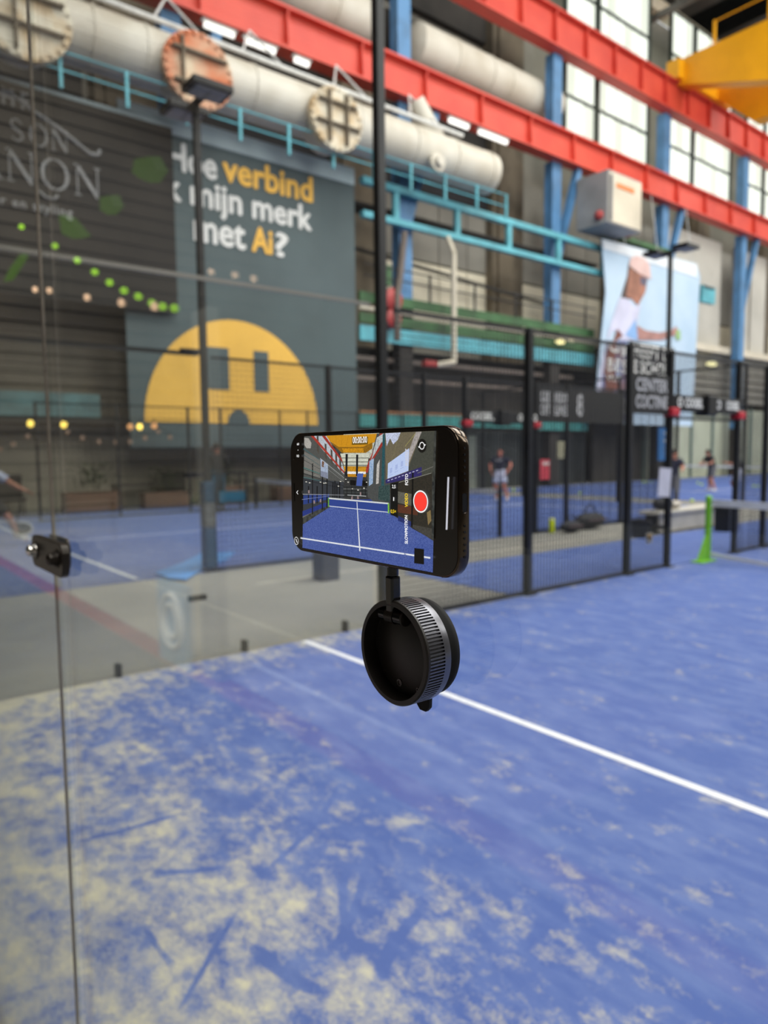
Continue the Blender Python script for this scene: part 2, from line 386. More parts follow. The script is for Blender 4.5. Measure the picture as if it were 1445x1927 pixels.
# fluorescent tubes clipped below the lower beam
M_tube = mat('tube_light', (255, 252, 245), .3, emit=2.2)
for k, (u, v, u2, v2) in enumerate([(385, 42, 440, 63), (462, 72, 478, 77), (482, 79, 517, 94), (555, 106, 580, 118), (846, 220, 880, 234), (902, 241, 953, 266)]):
    a = at(u, v, 0, -15.9); b = at(u2, v2, 0, -15.9); a[2] = min(a[2], 14.8)
    e = empty('tube_lamp', tuple(a), 'white fluorescent tube under the lower red beam, %s from the left' % names7[k], 'lamp', 'tube lamps below the crane beam')
    MB().tube(a, (a[0], b[1], a[2]), .09, 10).build('glass_tube', M_tube, e)
    MB().box((-15.98, a[1]-.1, a[2]+.1), (-15.82, b[1]+.1, 14.95)).build('lamp_housing', M_white, e)
# ------------------------------------------------------------------ pipes
def pipe(label, x, z, r, y0, y1, seams, dome=(True, True)):
    e = empty('duct_pipe', (x, (y0+y1)/2, z-r), label, 'pipe')
    prof = []
    if dome[0]: prof += [(.05, -r*.35), (r*.5, -r*.28), (r*.85, -r*.12)]
    prof += [(r, 0)]
    for k in range(1, 9): prof.append((r, (y1-y0)*k/8))
    if dome[1]: prof += [(r*.85, y1-y0+r*.12), (r*.5, y1-y0+r*.28), (.05, y1-y0+r*.35)]
    MB().lathe(prof, (x, y0, z), YP, 40).build('pipe_shell', M_pipe, e, smooth=True)
    for y in seams: MB().lathe([(r+.03, 0), (r+.03, .09)], (x, y, z), YP, 40).build('seam_band', M_pipe, e, smooth=True)
    return e
P1 = pipe('long cream pipe with three blank flanges below the lower red beam', -15.0, 12.72, .78, 1.5, 21.3, (5.9, 7.3, 10.6, 14.5, 17.0, 19.0, 20.9), (True, True))
def blank_flange(y, z, r, label, m, grid, x1=-13.95):
    MB().tube((-14.9, y, z), (x1-.2, y, z), r*.82, 28).build('branch_stub', M_pipe, P1, smooth=True)
    f = MB().lathe([(r, 0), (r, .2)], (x1-.2, y, z), XP, 40).build('flange_disc', m, P1, smooth=True); f['label'] = label
    n = 26; b = MB()
    for k in range(n):
        t = 2*math.pi*k/n; c = (x1, y+math.cos(t)*r*.93, z+math.sin(t)*r*.93); b.tube(c, (x1+.07, c[1], c[2]), .055, 6)
    setp(b.build('flange_bolts', m, f), kind='stuff')
    for (k0) in grid[0]:
        h = math.sqrt(max(.01, (r*.86)**2-k0*k0)); MB().box((x1, y+k0-.03, z-h), (x1+.16, y+k0+.03, z+h)).build('rib', M_brown, f)
    for (k0) in grid[1]:
        h = math.sqrt(max(.01, (r*.86)**2-k0*k0)); MB().box((x1, y-h, z+k0-.03), (x1+.16, y+h, z+k0+.03)).build('rib', M_brown, f)
blank_flange(4.15, 12.28, 1.12, 'cream blank flange with ribs', M_flange, ([-.2], [.35, -.35]))
blank_flange(8.6, 12.3, 1.02, 'rust stained blank flange', M_rust, ([-.5], [.4, -.45]))
blank_flange(13.25, 12.28, .98, 'round ribbed blank flange', M_flange, ([-.33, .33], [.45, -.2]))
e_ = MB().lathe([(.33, 0), (.33, .12), (.18, .12), (.18, .3)], (-14.25, 17.8, 12.1), XP, 24).build('small_flange', M_pipe, P1, smooth=True)
MB().tube((-15.2, 18.8, 13.2), (-15.3, 17.7, 14.6), .42, 24, .38).build('branch_stub', M_pipe, P1, smooth=True)
pipe('upper cream pipe behind the third tube lamps, left of the second blue column', -17.5, 18.1, .9, 9.5, 17.2, (13, 15.4), (True, True))
pipe('upper cream pipe right of the second blue column', -17.56, 18.2, .88, 19.6, 28.4, (21.5, 23.6, 24.8, 27), (True, True))
# white conduit with drop hangers
e = empty('white_conduit', (-15, 4, 13.4), 'thin white conduit above the long cream pipe', 'conduit')
MB().path([(-14.6, 1, 13.62), (-14.6, 10, 13.62), (-14.6, 19.5, 13.62)], .07).build('conduit_tube', M_white, e)
for y in (7.9, 10.6, 13.9, 17.2):
    MB().tube((-14.6, y-.3, 13.62), (-15.6, y+.5, 14.95), .035, 6).tube((-14.6, y+1.1, 13.62), (-15.6, y+.5, 14.95), .035, 6).build('hanger', M_white, e)
# teal handrail in front of the pipe
e = empty('handrail', (-14.2, 5, 10.9), 'thin teal handrail in front of the long cream pipe', 'railing')
for z in (11.75, 11.3): MB().tube((-14.2, 1, z), (-14.2, 21.6, z), .025, 8).build('rail', M_teal, e)
for k in range(13):
    y = 1.7+k*1.65; MB().box((-14.24, y-.04, 10.85), (-14.16, y+.04, 11.77)).build('baluster', M_teal, e)
# teal bridge truss
e = empty('bridge_truss', (-16, 14, 10.3), 'teal steel bridge truss below the cream pipe', 'truss')
MB().box((-15.95, 15.6, 11.38), (-15.7, 31.2, 11.62)).build('chord', M_teal, e)
MB().box((-15.95, 15.6, 10.2), (-15.7, 31.2, 10.42)).build('chord', M_teal, e)
for y in (17.2, 20.4, 23.5, 26.9, 30.4): MB().box((-15.92, y-.12, 10.42), (-15.74, y+.12, 11.38)).build('post', M_teal, e)
MB().box((-17.6, 14, 11.0), (-16.7, 31.2, 11.1)).build('deck', M_dark, e)
# balcony bands (green gutters, teal fascia)
def band(name, label, cat, x, y0, y1, z0, z1, m, d=.12):
    return setp(MB().box((x-d, y0, z0), (x, y1, z1)).build(name, m), label, cat)
band('green_gutter', 'upper green gutter under the beige panels', 'gutter', -16.0, 15.6, 30.0, 7.25, 7.62, M_green)
band('cream_conduit', 'cream conduit between the two green gutters', 'conduit', -16.0, 15.6, 30.0, 6.98, 7.1, M_beige)
band('green_gutter', 'lower green gutter just above the teal fascia', 'gutter', -16.0, 15.6, 30.0, 6.5, 6.85, M_green)
band('teal_fascia', 'upper teal fascia board under the lower green gutter', 'fascia', -16.0, 15.6, 30.0, 5.85, 6.4, M_teal)
band('dark_soffit', 'dark recessed storey below the upper teal fascia', 'wall', -17.2, 14.0, 37.0, 3.2, 5.8, M_dark, .4)
band('orange_trim', 'thin orange strip on top of the lower teal fascia', 'trim', -15.95, 15.5, 29.5, 3.16, 3.24, mat('orange', (170, 120, 80), .6, noise=.1, scale=2))
band('teal_fascia', 'lower teal fascia board behind the padel fence', 'fascia', -15.95, 15.5, 29.5, 2.66, 3.14, mat('teal_fascia_low', (66, 146, 142), .5, noise=.12, scale=1.5))
band('teal_fascia', 'short dull teal fascia over the slatted wall at far left', 'fascia', -16.8, -.3, 6.4, 2.8, 3.5, mat('teal_dull', (96, 134, 136), .5, noise=.2, scale=1.5))  # greyer teal than the other fascia boards
band('pipe_shelf', 'grey brown conduit shelf in the dark recessed storey', 'conduit', -16.5, 14.3, 29, 4.45, 4.6, mat('conduit_taupe', (112, 100, 92), .6, noise=.1, scale=2))
band('pipe_shelf', 'upper taupe conduit in the dark recessed storey', 'conduit', -16.5, 14.3, 29, 5.2, 5.36, mat('conduit_taupe', (112, 100, 92)))
# ground floor wall bays behind fence
mb = MB(); mb.box((-17.4, 14, 0), (-17.2, 31, 2.62))
for k in range(85): mb.box((-17.2, 14+k*.2, 0), (-17.16, 14.1+k*.2, 2.6))
struct('trim_9', mb, mat('ground_dark', (62, 66, 66), .7, noise=.25, scale=.7))
e = empty('sliding_door', (-17.1, 21.6, 0), 'pale grey double door behind the bald man', 'door')
for y in (20.5, 21.7): MB().box((-17.16, y, 0), (-17.1, y+1.1, 2.4)).build('door_leaf', mat('door_grey', (112, 118, 110), .6, noise=.1, scale=1), e)
# right hand light facade
e = empty('roller_door', (-16.9, 40, 0), 'pale green sliding doors far right behind the players', 'door')
Mrd = mat('roller_pale', (168, 172, 152), .6, noise=.08, scale=.6)
for k in range(7): MB().box((-17.2, 36.2+k*2.6, 0), (-17.0, 36.2+k*2.6+2.5, 4.3)).build('door_leaf', Mrd, e)
for k in range(8): MB().box((-17.0, 36.1+k*2.6, 0), (-16.9, 36.25+k*2.6, 4.4)).build('door_post', mat('door_frame_green', (84, 104, 100), .6, noise=.1, scale=1), e)
MB().box((-17.2, 31.5, 0), (-17.0, 36.0, 4.4)).build('side_panel', M_dark, e)
e = empty('louvre_facade', (-17, 45, 4.6), 'light grey louvred facade above the pale doors', 'facade')
for k in range(6):
    MB().box((-17.3, 37.4, 4.7+k*.5), (-17.1, 64, 5.1+k*.5)).build('louvre', M_wallg, e)
MB().box((-17.5, 37.4, 7.7), (-16.7, 64, 8.1)).build('ledge', M_beige, e)
MB().box((-17.35, 37.4, 8.1), (-17.2, 45, 14.6)).build('wall_sheet', mat('sheet_light', (190, 186, 176), .6, noise=.08, scale=.4), e)
for y in (46.6, 49): MB().box((-17.3, y, 8.1), (-17.1, y+2.1, 14.6)).build('wall_sheet', mat('sheet_light', (190, 186, 176)), e)
# thin vertical stanchion pipe and the hydrant group
e = empty('drop_pipe', (-15.4, 19.8, 5.3), 'cream vertical drop pipe in front of the green gutters', 'pipe')
MB().path([(-15.75, 19.8, 10.2), (-15.4, 19.8, 9.5), (-15.4, 19.8, 5.25), (-15.4, 18.9, 5.1), (-15.4, 18.3, 5.1)], .11, 10).build('tube', M_beige, e)
MB().tube((-15.4, 18.8, 5.1), (-15.4, 18.2, 5.1), .14, 10).build('coupling', mat('valve_red', (170, 60, 58), .5, noise=.1, scale=3), e)
e = empty('riser_pipe', (-15.4, 16.9, 5.8), 'pale riser pipe with red valves beside the black lamp mast', 'pipe')
MB().path([(-15.5, 17.35, 9.9), (-15.5, 17.1, 8.2), (-15.5, 16.95, 7.5), (-15.5, 16.95, 5.9)], .13, 10).build('tube', mat('conduit_taupe', (112, 100, 92)), e)
for z, r in ((7.4, .42), (6.7, .36)): MB().lathe([(r*.5, -.25), (r, -.15), (r, .15), (r*.5, .25)], (-15.75, 16.9, z), XP, 16).build('valve_wheel', mat('valve_red', (170, 60, 58)), e)
MB().box((-15.95, 16.4, 7.9), (-15.6, 16.8, 8.6)).build('valve_body', M_green, e)
# balcony rail in front of the beige panels
e = empty('balcony_rail', (-15.6, 24, 7.6), 'thin dark balcony railing above the green gutter', 'railing')
for z in (8.5, 8.1): MB().tube((-15.6, 15.5, z), (-15.6, 29.5, z), .03, 6).build('rail', M_dark, e)
for k in range(6): MB().tube((-15.6, 16.2+k*2.5, 7.5), (-15.6, 16.2+k*2.5, 8.55), .05, 6).build('rail_post', M_dark, e)
MB().bar((-17.9, 15.5, 9.85), (-17.9, 29.5, 8.95), .1, .12).build('cable', M_dark, e)
# hung cabinet
e = empty('hung_cabinet', (-15, 29.5, 11.8), 'grey and beige plant cabinet hung below the lower red beam', 'cabinet')
MB().box((-15.9, 28.3, 12.0), (-14.2, 31.0, 14.35)).build('cabinet_body', mat('cabinet_grey', (150, 150, 150), .6, noise=.1, scale=1), e, bevel=.03)
MB().box((-14.2, 28.4, 12.08), (-14.15, 30.95, 14.25)).build('front_panel', M_beige, e)
MB().box((-14.15, 28.9, 13.65), (-14.12, 30.3, 13.85)).build('label_strip', mat('orange_label', (225, 130, 70), .5, noise=.05, scale=3), e)
MB().box((-14.15, 28.4, 12.1), (-14.05, 28.5, 14.1)).build('door_edge', mat('cabinet_grey', (150, 150, 150)), e)
MB().ball((-14.6, 28.25, 12.4), .22).build('red_button', mat('valve_red', (170, 60, 58)), e)
e = empty('valve_shelf', (-16, 32, 12.3), 'green pipe shelf with red valve just above the sky blue poster', 'valve')
MB().box((-16.14, 32.0, 12.25), (-15.8, 36.6, 12.5)).build('pipe_shelf', M_green, e)
MB().ball((-15.75, 32.2, 12.75), .42).build('red_valve', mat('valve_red', (170, 60, 58)), e)
# tool: teal framed box far right
e = empty('wall_fan', (-15.6, 40.5, 9), 'teal framed box vent on the wall right of the sky blue poster', 'vent')
a = at(1322, 535, 0, -15.6); b = at(1342, 572, 0, -15.6)
MB().box((-15.9, a[1], b[2]), (-15.6, b[1]+.2, a[2])).build('vent_frame', M_teal, e)
MB().box((-15.6, a[1]+.15, b[2]+.9), (-15.55, b[1], a[2]-.15)).build('vent_opening', M_black, e)
# ------------------------------------------------------------------ yellow crane
e = empty('bridge_crane', (-16, 37, 21.3), 'yellow overhead travelling crane at top right', 'crane')
for k, (y, pts) in enumerate(((37.0, [(-16, 21.27), (-11.2, 19.62), (-4, 19.4), (2, 19.4), (9.5, 21.3), (9.5, 22.5), (-16, 22.5)]), (40.6, [(-15.6, 21.5), (-13.5, 19.5), (-4, 19.3), (2, 19.3), (9.5, 21.3), (9.5, 22.4), (-15.6, 22.4)]))):
    MB().prism([(x, y, z) for x, z in pts], (0, .9, 0)).build('girder', M_yel, e, bevel=.03)
MB().box((-16.2, 36.4, 21.35), (-15.5, 42.2, 22.3)).build('end_carriage', M_yel, e)
for x in (-13.9, -11.2, -8.5): MB().box((x-.06, 36.9, 22.5), (x+.06, 37.0, 23.6)).build('rail_post', M_yel, e)
MB().tube((-13.9, 36.95, 23.55), (2, 36.95, 23.55), .035, 8).build('walkway_rail', M_yel, e)
# ------------------------------------------------------------------ banners on the left wall
M_bann = mat('banner_slate', (84, 97, 99), .8, noise=.06, scale=.5)
M_byel = mat('banner_yellow', (248, 194, 88), .8, noise=.05, scale=.6)
M_btxt = mat('banner_white', (226, 226, 222), .8, noise=.04, scale=2)
e = empty('hanging_banner', (-16, 11.6, 2.2), 'slate green hanging banner with yellow half sun face and white Dutch lettering', 'banner')
MB().box((-16.05, 7.0, 1.9), (-16.0, 15.4, 11.3)).build('banner_cloth', M_bann, e)
MB().box((-16.08, 7.0, 11.3), (-15.97, 15.4, 11.88)).build('banner_sleeve', mat('sleeve', (168, 184, 188), .8, noise=.05, scale=1), e)
text('lettering', 'Hoe', M_btxt, (-16, 8.45, 10.28), YP, ZP, 1.55, .80, e, .035, .03)
text('lettering', 'verbind', M_byel, (-16, 10.25, 10.33), YP, ZP, 3.32, .80, e, .035, .03)
text('lettering', 'ik mijn merk', M_btxt, (-16, 8.1, 9.12), YP, ZP, 5.4, 1.03, e, .035, .03)
text('lettering', 'met', M_btxt, (-16, 9.22, 8.3), YP, ZP, 1.72, .7, e, .035, .03)
text('lettering', 'Ai', M_byel, (-16, 11.22, 8.32), YP, ZP, .72, .76, e, .035, .03)
text('lettering', '?', M_btxt, (-16, 12.1, 8.3), YP, ZP, .45, .76, e, .03, .03)
yc_, zb_ = 10.54, 2.68; r_ = 3.1
pts = [(-15.99, yc_+r_*math.cos(t), zb_+(3.32)*math.sin(t)) for t in [math.pi*k/40 for k in range(41)]]
MB().prism(pts, (.02, 0, 0)).build('half_sun', M_byel, e)
for a, b in ((9.45, 10.25), (11.15, 11.7)): MB().box((-15.97, a, 3.75), (-15.955, b, 5.08)).build('sun_eye', M_bann, e)
pts = [(-15.97, 10.55+.4*math.cos(t), 2.66+.46*math.sin(t)) for t in [math.pi*k/16 for k in range(17)]]
MB().prism(pts, (.015, 0, 0)).build('sun_mouth', M_bann, e)
# dark banner with serif lettering drawn as strokes
e = empty('hanging_banner', (-15.7, 5, 6), 'black hanging banner with silver serif lettering under a roof line', 'banner')
MB().box((-15.8, .3, 5.95), (-15.74, 8.5, 11.35)).build('banner_cloth', mat('banner_black', (36, 33, 31), .8, noise=.15, scale=.6), e)
M_silver = mat('print_silver', (150, 150, 150), .7, noise=.1, scale=3)
SER = {'M': [((.1, 0), (.1, 1), .05), ((.1, 1), (.5, .1), .13), ((.5, .1), (.9, 1), .05), ((.9, 1), (.9, 0), .14), ((0, 0), (.22, 0), .05), ((.75, 0), (1.05, 0), .05), ((0, 1), (.15, 1), .05), ((.85, 1), (1.05, 1), .05)],
       'A': [((.05, 0), (.5, 1), .05), ((.5, 1), (.95, 0), .14), ((.22, .35), (.8, .35), .05), ((-.05, 0), (.18, 0), .05), ((.78, 0), (1.08, 0), .05)],
       'N': [((.12, 0), (.12, 1), .05), ((.12, 1), (.88, 0), .15), ((.88, 0), (.88, 1), .05), ((0, 0), (.25, 0), .05), ((0, 1), (.2, 1), .05), ((.76, 1), (1.0, 1), .05)],
       'I': [((.5, 0), (.5, 1), .15), ((.3, 0), (.7, 0), .05), ((.3, 1), (.7, 1), .05)],
       'S': [((.8, .82), (.55, 1), .06), ((.55, 1), (.25, .9), .08), ((.25, .9), (.22, .65), .1), ((.22, .65), (.75, .4), .13), ((.75, .4), (.8, .15), .1), ((.8, .15), (.5, 0), .08), ((.5, 0), (.2, .15), .06)],
       'O': [((.5+.45*math.cos(a*math.pi/7), .5+.5*math.sin(a*math.pi/7)), (.5+.45*math.cos((a+1)*math.pi/7), .5+.5*math.sin((a+1)*math.pi/7)), .05+.09*abs(math.cos((a+.5)*math.pi/7))) for a in range(14)]}
def serif(word, y0, z0, y1, h, x=-15.72):
    mb = MB(); n = len(word); cw = (y1-y0)/n
    for i, ch in enumerate(word):
        s = .5 if ch == 'I' else .84
        for (a, b), (c, d), w_ in SER[ch]:
            p = Vector((x, y0+cw*(i+(1-s)/2+a*s), z0+b*h)); q = Vector((x, y0+cw*(i+(1-s)/2+c*s), z0+d*h))
            mb.bar(p, q, .012, w_*cw*.8, tuple((q-p).normalized().cross(Vector(XP))))
    return mb.build('lettering', M_silver, e)
serif('MANON', 2.2, 8.86, 6.42, .8); serif('MAISON', 2.4, 9.9, 5.58, .56)
text('lettering', 'coiffeur en styling', M_silver, (-15.73, 2.7, 8.12), YP, ZP, 2.85, .32, e, .008, .03, 1.15)
text('lettering', 'H F', M_silver, (-15.73, 3.95, 10.75), YP, ZP, .62, .42, e, .01, .03)
mb = MB(); mb.path([(-15.71, 2.0, 10.1), (-15.71, 4.1, 11.1), (-15.71, 4.7, 10.76), (-15.71, 5.3, 10.5), (-15.71, 6.1, 10.02), (-15.71, 6.32, 10.05), (-15.71, 6.36, 10.2)], .05, 6); mb.build('roof_line', M_silver, e)
mb = MB(); mb.path([(-15.71, 4.7, 8.75), (-15.71, 4.9, 8.6), (-15.71, 5.1, 8.6), (-15.71, 5.2, 8.72)], .035, 6); mb.build('flourish', M_silver, e)
mb = MB(); mb.tube((-15.85, .2, 11.42), (-15.85, 8.6, 11.42), .09); mb.build('top_pole', mat('sleeve', (168, 184, 188)), e)
# sky-blue poster
e = empty('hanging_banner', (-15.3, 34, 3), 'sky blue hanging poster of a woman in a pink cap with bold white words', 'banner')
Msky = mat('poster_sky', (186, 206, 224), .8, noise=.08, scale=.4, c2=(170, 194, 216))
MB().prism([(-15.35, 29.0, 3.0), (-15.35, 38.3, 3.0), (-15.35, 38.8, 11.3), (-15.35, 38.4, 11.95), (-15.35, 29.5, 11.75), (-15.35, 29.9, 9.3)][:6], (.05, 0, 0)).build('poster_cloth', Msky, e)
MB().prism([(-15.29, 29.6, 11.3), (-15.29, 38.4, 11.2), (-15.29, 38.4, 11.9), (-15.29, 29.5, 11.7)], (.02, 0, 0)).build('poster_sleeve', mat('poster_white', (222, 228, 234), .8, noise=.04, scale=1), e)
for y in (31.5, 34.5, 38): MB().tube((-15.33, y, 11.7), (-15.8, y, 14.98), .02, 6).build('rope', M_white, e)
def patch(name, uv, m, x=-15.29, th=.01, par=None):
    pts = [tuple(at(u, v, 0, x)) for u, v in uv]
    return MB().prism(pts, (th, 0, 0)).build(name, m, par or e)
patch('printed_hair', [(1183, 495), (1200, 484), (1205, 500), (1196, 560), (1166, 568), (1172, 545), (1180, 520)], mat('p_hair', (92, 76, 72), .8, noise=.2, scale=2), -15.285)
patch('printed_face', [(1184, 505), (1212, 520), (1218, 525), (1214, 550), (1200, 575), (1188, 562), (1178, 558), (1182, 530)], mat('p_face', (170, 118, 98), .8, noise=.2, scale=1.5), -15.275)
patch('printed_glasses', [(1204, 521), (1217, 524), (1215, 538), (1206, 536)], mat('p_glass', (96, 92, 110), .8, noise=.1, scale=2), -15.262)
patch('printed_cap', [(1184, 500), (1186, 486), (1198, 481), (1212, 486), (1222, 498), (1225, 526), (1214, 520), (1202, 514), (1190, 505)], mat('p_cap', (222, 190, 184), .8, noise=.08, scale=2), -15.262)
patch('printed_shirt', [(1166, 560), (1180, 562), (1195, 578), (1206, 572), (1200, 600), (1195, 640), (1168, 640), (1155, 620), (1142, 640), (1138, 670), (1135, 730), (1126, 790), (1112, 795), (1130, 690), (1146, 620)], mat('p_shirt', (206, 206, 228), .8, noise=.08, scale=1), -15.275)
patch('printed_skirt', [(1196, 600), (1200, 640), (1185, 636), (1176, 630)], mat('p_blue', (140, 178, 226), .8, noise=.08, scale=1), -15.262)
patch('printed_arm', [(1198, 612), (1215, 622), (1240, 626), (1262, 622), (1272, 614), (1276, 622), (1268, 632), (1245, 640), (1200, 640)], mat('p_arm', (176, 132, 124), .8, noise=.15, scale=1.5), -15.262)
patch('printed_arm', [(1162, 618), (1172, 632), (1160, 640), (1155, 690), (1162, 730), (1142, 745), (1136, 700), (1142, 660), (1155, 640)], mat('p_arm2', (128, 78, 66), .8, noise=.15, scale=1.5), -15.255)
patch('printed_ball', [(1273, 620), (1280, 622), (1280, 640), (1271, 638)], mat('p_green', (150, 184, 120), .8, noise=.08, scale=1), -15.25)
patch('printed_dark_field', [(1183, 641), (1268, 655), (1268, 780), (1181, 776)], mat('p_dark', (40, 40, 46), .8, noise=.1, scale=2), -15.268)
patch('printed_violet_field', [(1144, 641), (1180, 641), (1178, 790), (1108, 795), (1130, 735)], mat('p_violet', (98, 116, 164), .8, noise=.2, scale=1, c2=(120, 92, 96)), -15.268)  # blue-violet and brown print behind the left-hand words
def ptext(s, u0, v0, u1, v1, m=M_btxt, x=-15.24, b=.015, par=None, name='lettering'):
    a = at(u0, v1, 0, x); c = at(u1, v0, 0, x); d = at(u0, v0, 0, x)
    return text(name, s, m, tuple(a), YP, (0, 0, 1), c[1]-a[1], d[2]-a[2], par or e, b, .02)
ptext('GIJ', 1146, 642, 1176, 667); ptext('HEEFT DE', 1192, 646, 1266, 671); ptext('BES', 1142, 674, 1180, 698); ptext('E SCHOEN', 1192, 678, 1266, 701)
ptext('WE', 1140, 705, 1168, 716)
ptext('DE MOOISTE', 1126, 748, 1176, 760); ptext('PADELCLUB', 1120, 764, 1176, 776)
# ------------------------------------------------------------------ courts
def court(label, x0, x1, y0, y1, m, lineseg):
    e = empty('padel_court', ((x0+x1)/2, (y0+y1)/2, 0), label, 'court')
    MB().box((x0, y0, 0.001), (x1, y1, .012)).build('turf', m, e)
    for a, b, c, d in lineseg: MB().box((a, b, .0125), (c, d, .0145)).build('court_line', mat('line_white', (232, 234, 238), .8, noise=.06, scale=20), e)
    return e
court('sanded blue padel court seen through the glass in the foreground', 0.02, 10, 0.02, 20, M_turf, [(0.05, 2.93, 9.95, 2.985), (4.975, 2.74, 5.025, 17.2), (0.05, 16.98, 9.95, 17.03)])
court('blue padel court to the left beyond the grey aisle', -16.1, -4.0, 0.02, 20, M_turf2, [(-14, 2.9, -4.1, 2.96), (-9.26, 2.74, -9.21, 17.2), (-14, 16.98, -4.1, 17.03)])
court('blue padel court far away behind the second net', -16.1, -4.0, 22, 60, M_turf2, [(-14, 26.9, -4.1, 26.96), (-9.03, 26.7, -8.97, 41.2), (-14, 41.0, -4.1, 41.06)])
setp(MB().box((-2.1, 5.9, 0.001), (-.02, 18, .008)).build('side_turf', M_turf2), 'blue turf strip outside the side fence of the near court', 'turf')
setp(MB().box((-2.8, 4.0, 0.0008), (-2.72, 12, .0012)).build('floor_tape', mat('tape_pale', (176, 172, 158), .8, noise=.1, scale=3)), 'pale tape line on the grey aisle floor', 'floor tape')
setp(MB().box((-15.5, -1.79, .001), (9, -.03, .004)).build('carpet', mat('carpet_grey', (72, 72, 74), .9, noise=.15, scale=3)), 'dark grey carpet strip along the rear glass', 'carpet')
setp(MB().box((-12, -5, .001), (.28, -2.02, .004)).build('walkway', mat('walk_beige', (150, 143, 128), .7, noise=.08, scale=1)), 'beige walkway floor beyond the red stripe, mirrored in the glass', 'walkway')
# floor markings behind the camera, mirrored by the glass
setp(MB().box((-14, -2.0, .001), (9, -1.8, .004)).build('floor_stripe', mat('stripe_red', (118, 46, 48), .7, noise=.1, scale=3)), 'red floor stripe of the walkway, mirrored in the glass', 'floor stripe')
setp(MB().box((.3, -4, .001), (3.3, -2.02, .004)).build('walkway', mat('walk_light', (158, 148, 156), .7, noise=.08, scale=1)), 'light walkway floor mirrored in the glass', 'walkway')
setp(MB().box((.35, -2.34, .0045), (2.7, -2.28, .006)).build('floor_line', M_white), 'white floor line mirrored in the glass', 'floor line')
# -- cage pieces
def post_name(): return 'fence_post'
def fence_post(x, y, h, label, wd=.08, group=None):
    e = empty('fence_post', (x, y, 0), label, 'post', group)
    MB().box((x-wd/2, y-wd/2, .012), (x+wd/2, y+wd/2, h)).build('post_tube', M_black, e, bevel=.008)
    MB().box((x-wd, y-wd, .012), (x+wd, y+wd, .03)).build('foot_plate', M_black, e)
    return e
def wire_panel(label, x, y0, y1, z0, z1, step=.055, r=.0030, group='welded wire fence panels'):
    e = empty('mesh_panel', (x, (y0+y1)/2, z0), label, 'fence panel', group)
    mb = MB(); n = int((y1-y0)/step)
    for k in range(n+1):
        y = y0+(y1-y0)*k/n; mb.bar((x, y, z0), (x, y, z1), r*2, r*2, XP)
    m_ = int((z1-z0)/step)
    for k in range(m_+1):
        z = z0+(z1-z0)*k/m_; mb.bar((x, y0, z), (x, y1, z), r*2, r*2)
    o = mb.build('wire_grid', M_wire, e); o['kind'] = 'stuff'
    for a, b in (((x, y0, z0), (x, y1, z0)), ((x, y0, z1), (x, y1, z1))): MB().bar(a, b, .035, .035).build('frame_rail', M_black, e)
SG = {0: empty('side_glass_wall', (0, 2, 0), 'clear side glass wall of the near court before the tall lamp mast', 'glass wall'),
      -4: empty('side_glass_wall', (-4, 2, 0), 'clear side glass wall of the left court before the teal padded mast', 'glass wall')}
def glass_side(label, x, y0, y1, z1=3.0, parent=None):
    return MB().box((x-.006, y0, .03), (x+.006, y1, z1)).build('glass_panel', M_glass, SG[x])
def clip(x, y, label):
    e = empty('glass_clip', (x, y, 0), label, 'glass clip', 'clips along the foot of the side glass')
    MB().box((x-.03, y-.02, .012), (x-.007, y+.02, .11)).box((x+.007, y-.02, .012), (x+.03, y+.02, .11)).build('clip_jaws', M_black, e, bevel=.003)
    MB().box((x-.03, y-.02, .012), (x+.03, y+.02, .029)).build('clip_base', M_black, e)
glass_side('side glass panel of the near court, nearest the rear corner', 0, .03, 1.993)
glass_side('side glass panel of the near court, beside the black lamp mast', 0, 2.007, 3.76)
for y, n in ((1.36, 'left one'), (2.4, 'middle one'), (3.43, 'one nearest the lamp mast')): clip(0, y, 'small black clip under the side glass, '+n)
def seam_clamp(x, y, z, label):
    e = empty('glass_clamp', (x, y, z), label, 'glass clamp', 'clamps on the side glass seam')
    for s in (-1, 1): MB().box((x+s*.007, y-.075, z-.022), (x+s*.016, y+.075, z+.022)).build('clamp_plate', M_black, e, bevel=.004)
    for k in (-.05, .05): MB().tube((x+.016, y+k, z), (x+.03, y+k, z), .012, 12).build('bolt', M_black, e)
seam_clamp(0, 2.0, .52, 'black clamp low on the side glass seam'); seam_clamp(0, 2.0, 1.5, 'black clamp half way up the side glass seam'); seam_clamp(0, 2.0, 2.45, 'black clamp high on the side glass seam')
def lamp_mast(x, y, label, h=6.4):
    e = empty('lamp_mast', (x, y, 0), label, 'lamp mast')
    MB().box((x-.045, y-.045, .012), (x+.045, y+.045, h)).build('mast_pole', M_black, e, bevel=.01)
    MB().box((x-.12, y-.12, .012), (x+.12, y+.12, .035)).build('mast_foot', M_black, e)
    MB().bar((x-.5, y, h), (x+.5, y, h), .07, .07).build('cross_arm', M_black, e)
    for s in (-1, 1):
        a = MB().box((x+s*.38-.2, y-.28, h-.02), (x+s*.38+.2, y+.28, h+.07)).build('flood_lamp', M_black, e, bevel=.01)
        MB().box((x+s*.38-.16, y-.22, h-.035), (x+s*.38+.16, y+.22, h-.02)).build('lens', mat('lens_grey', (150, 150, 148), .3, noise=.1, scale=9), a)
    return e
lamp_mast(0, 3.89, 'thick black lamp mast of the near court running out of the top of the frame', 7.2)
lm = lamp_mast(-4.1, 3.98, 'black lamp mast with teal padding on the left court')
for z0, z1, m_ in ((.05, .62, mat('pad_teal', (0, 58, 88), .6, noise=.08, scale=2)), (.62, .98, mat('pad_label', (88, 92, 100), .6, noise=.3, scale=14)), (.98, 1.28, mat('pad_teal', (0, 58, 88)))):
    MB().box((-4.19, 3.89, z0), (-4.01, 4.07, z1)).build('post_pad', m_, lm, bevel=.02)
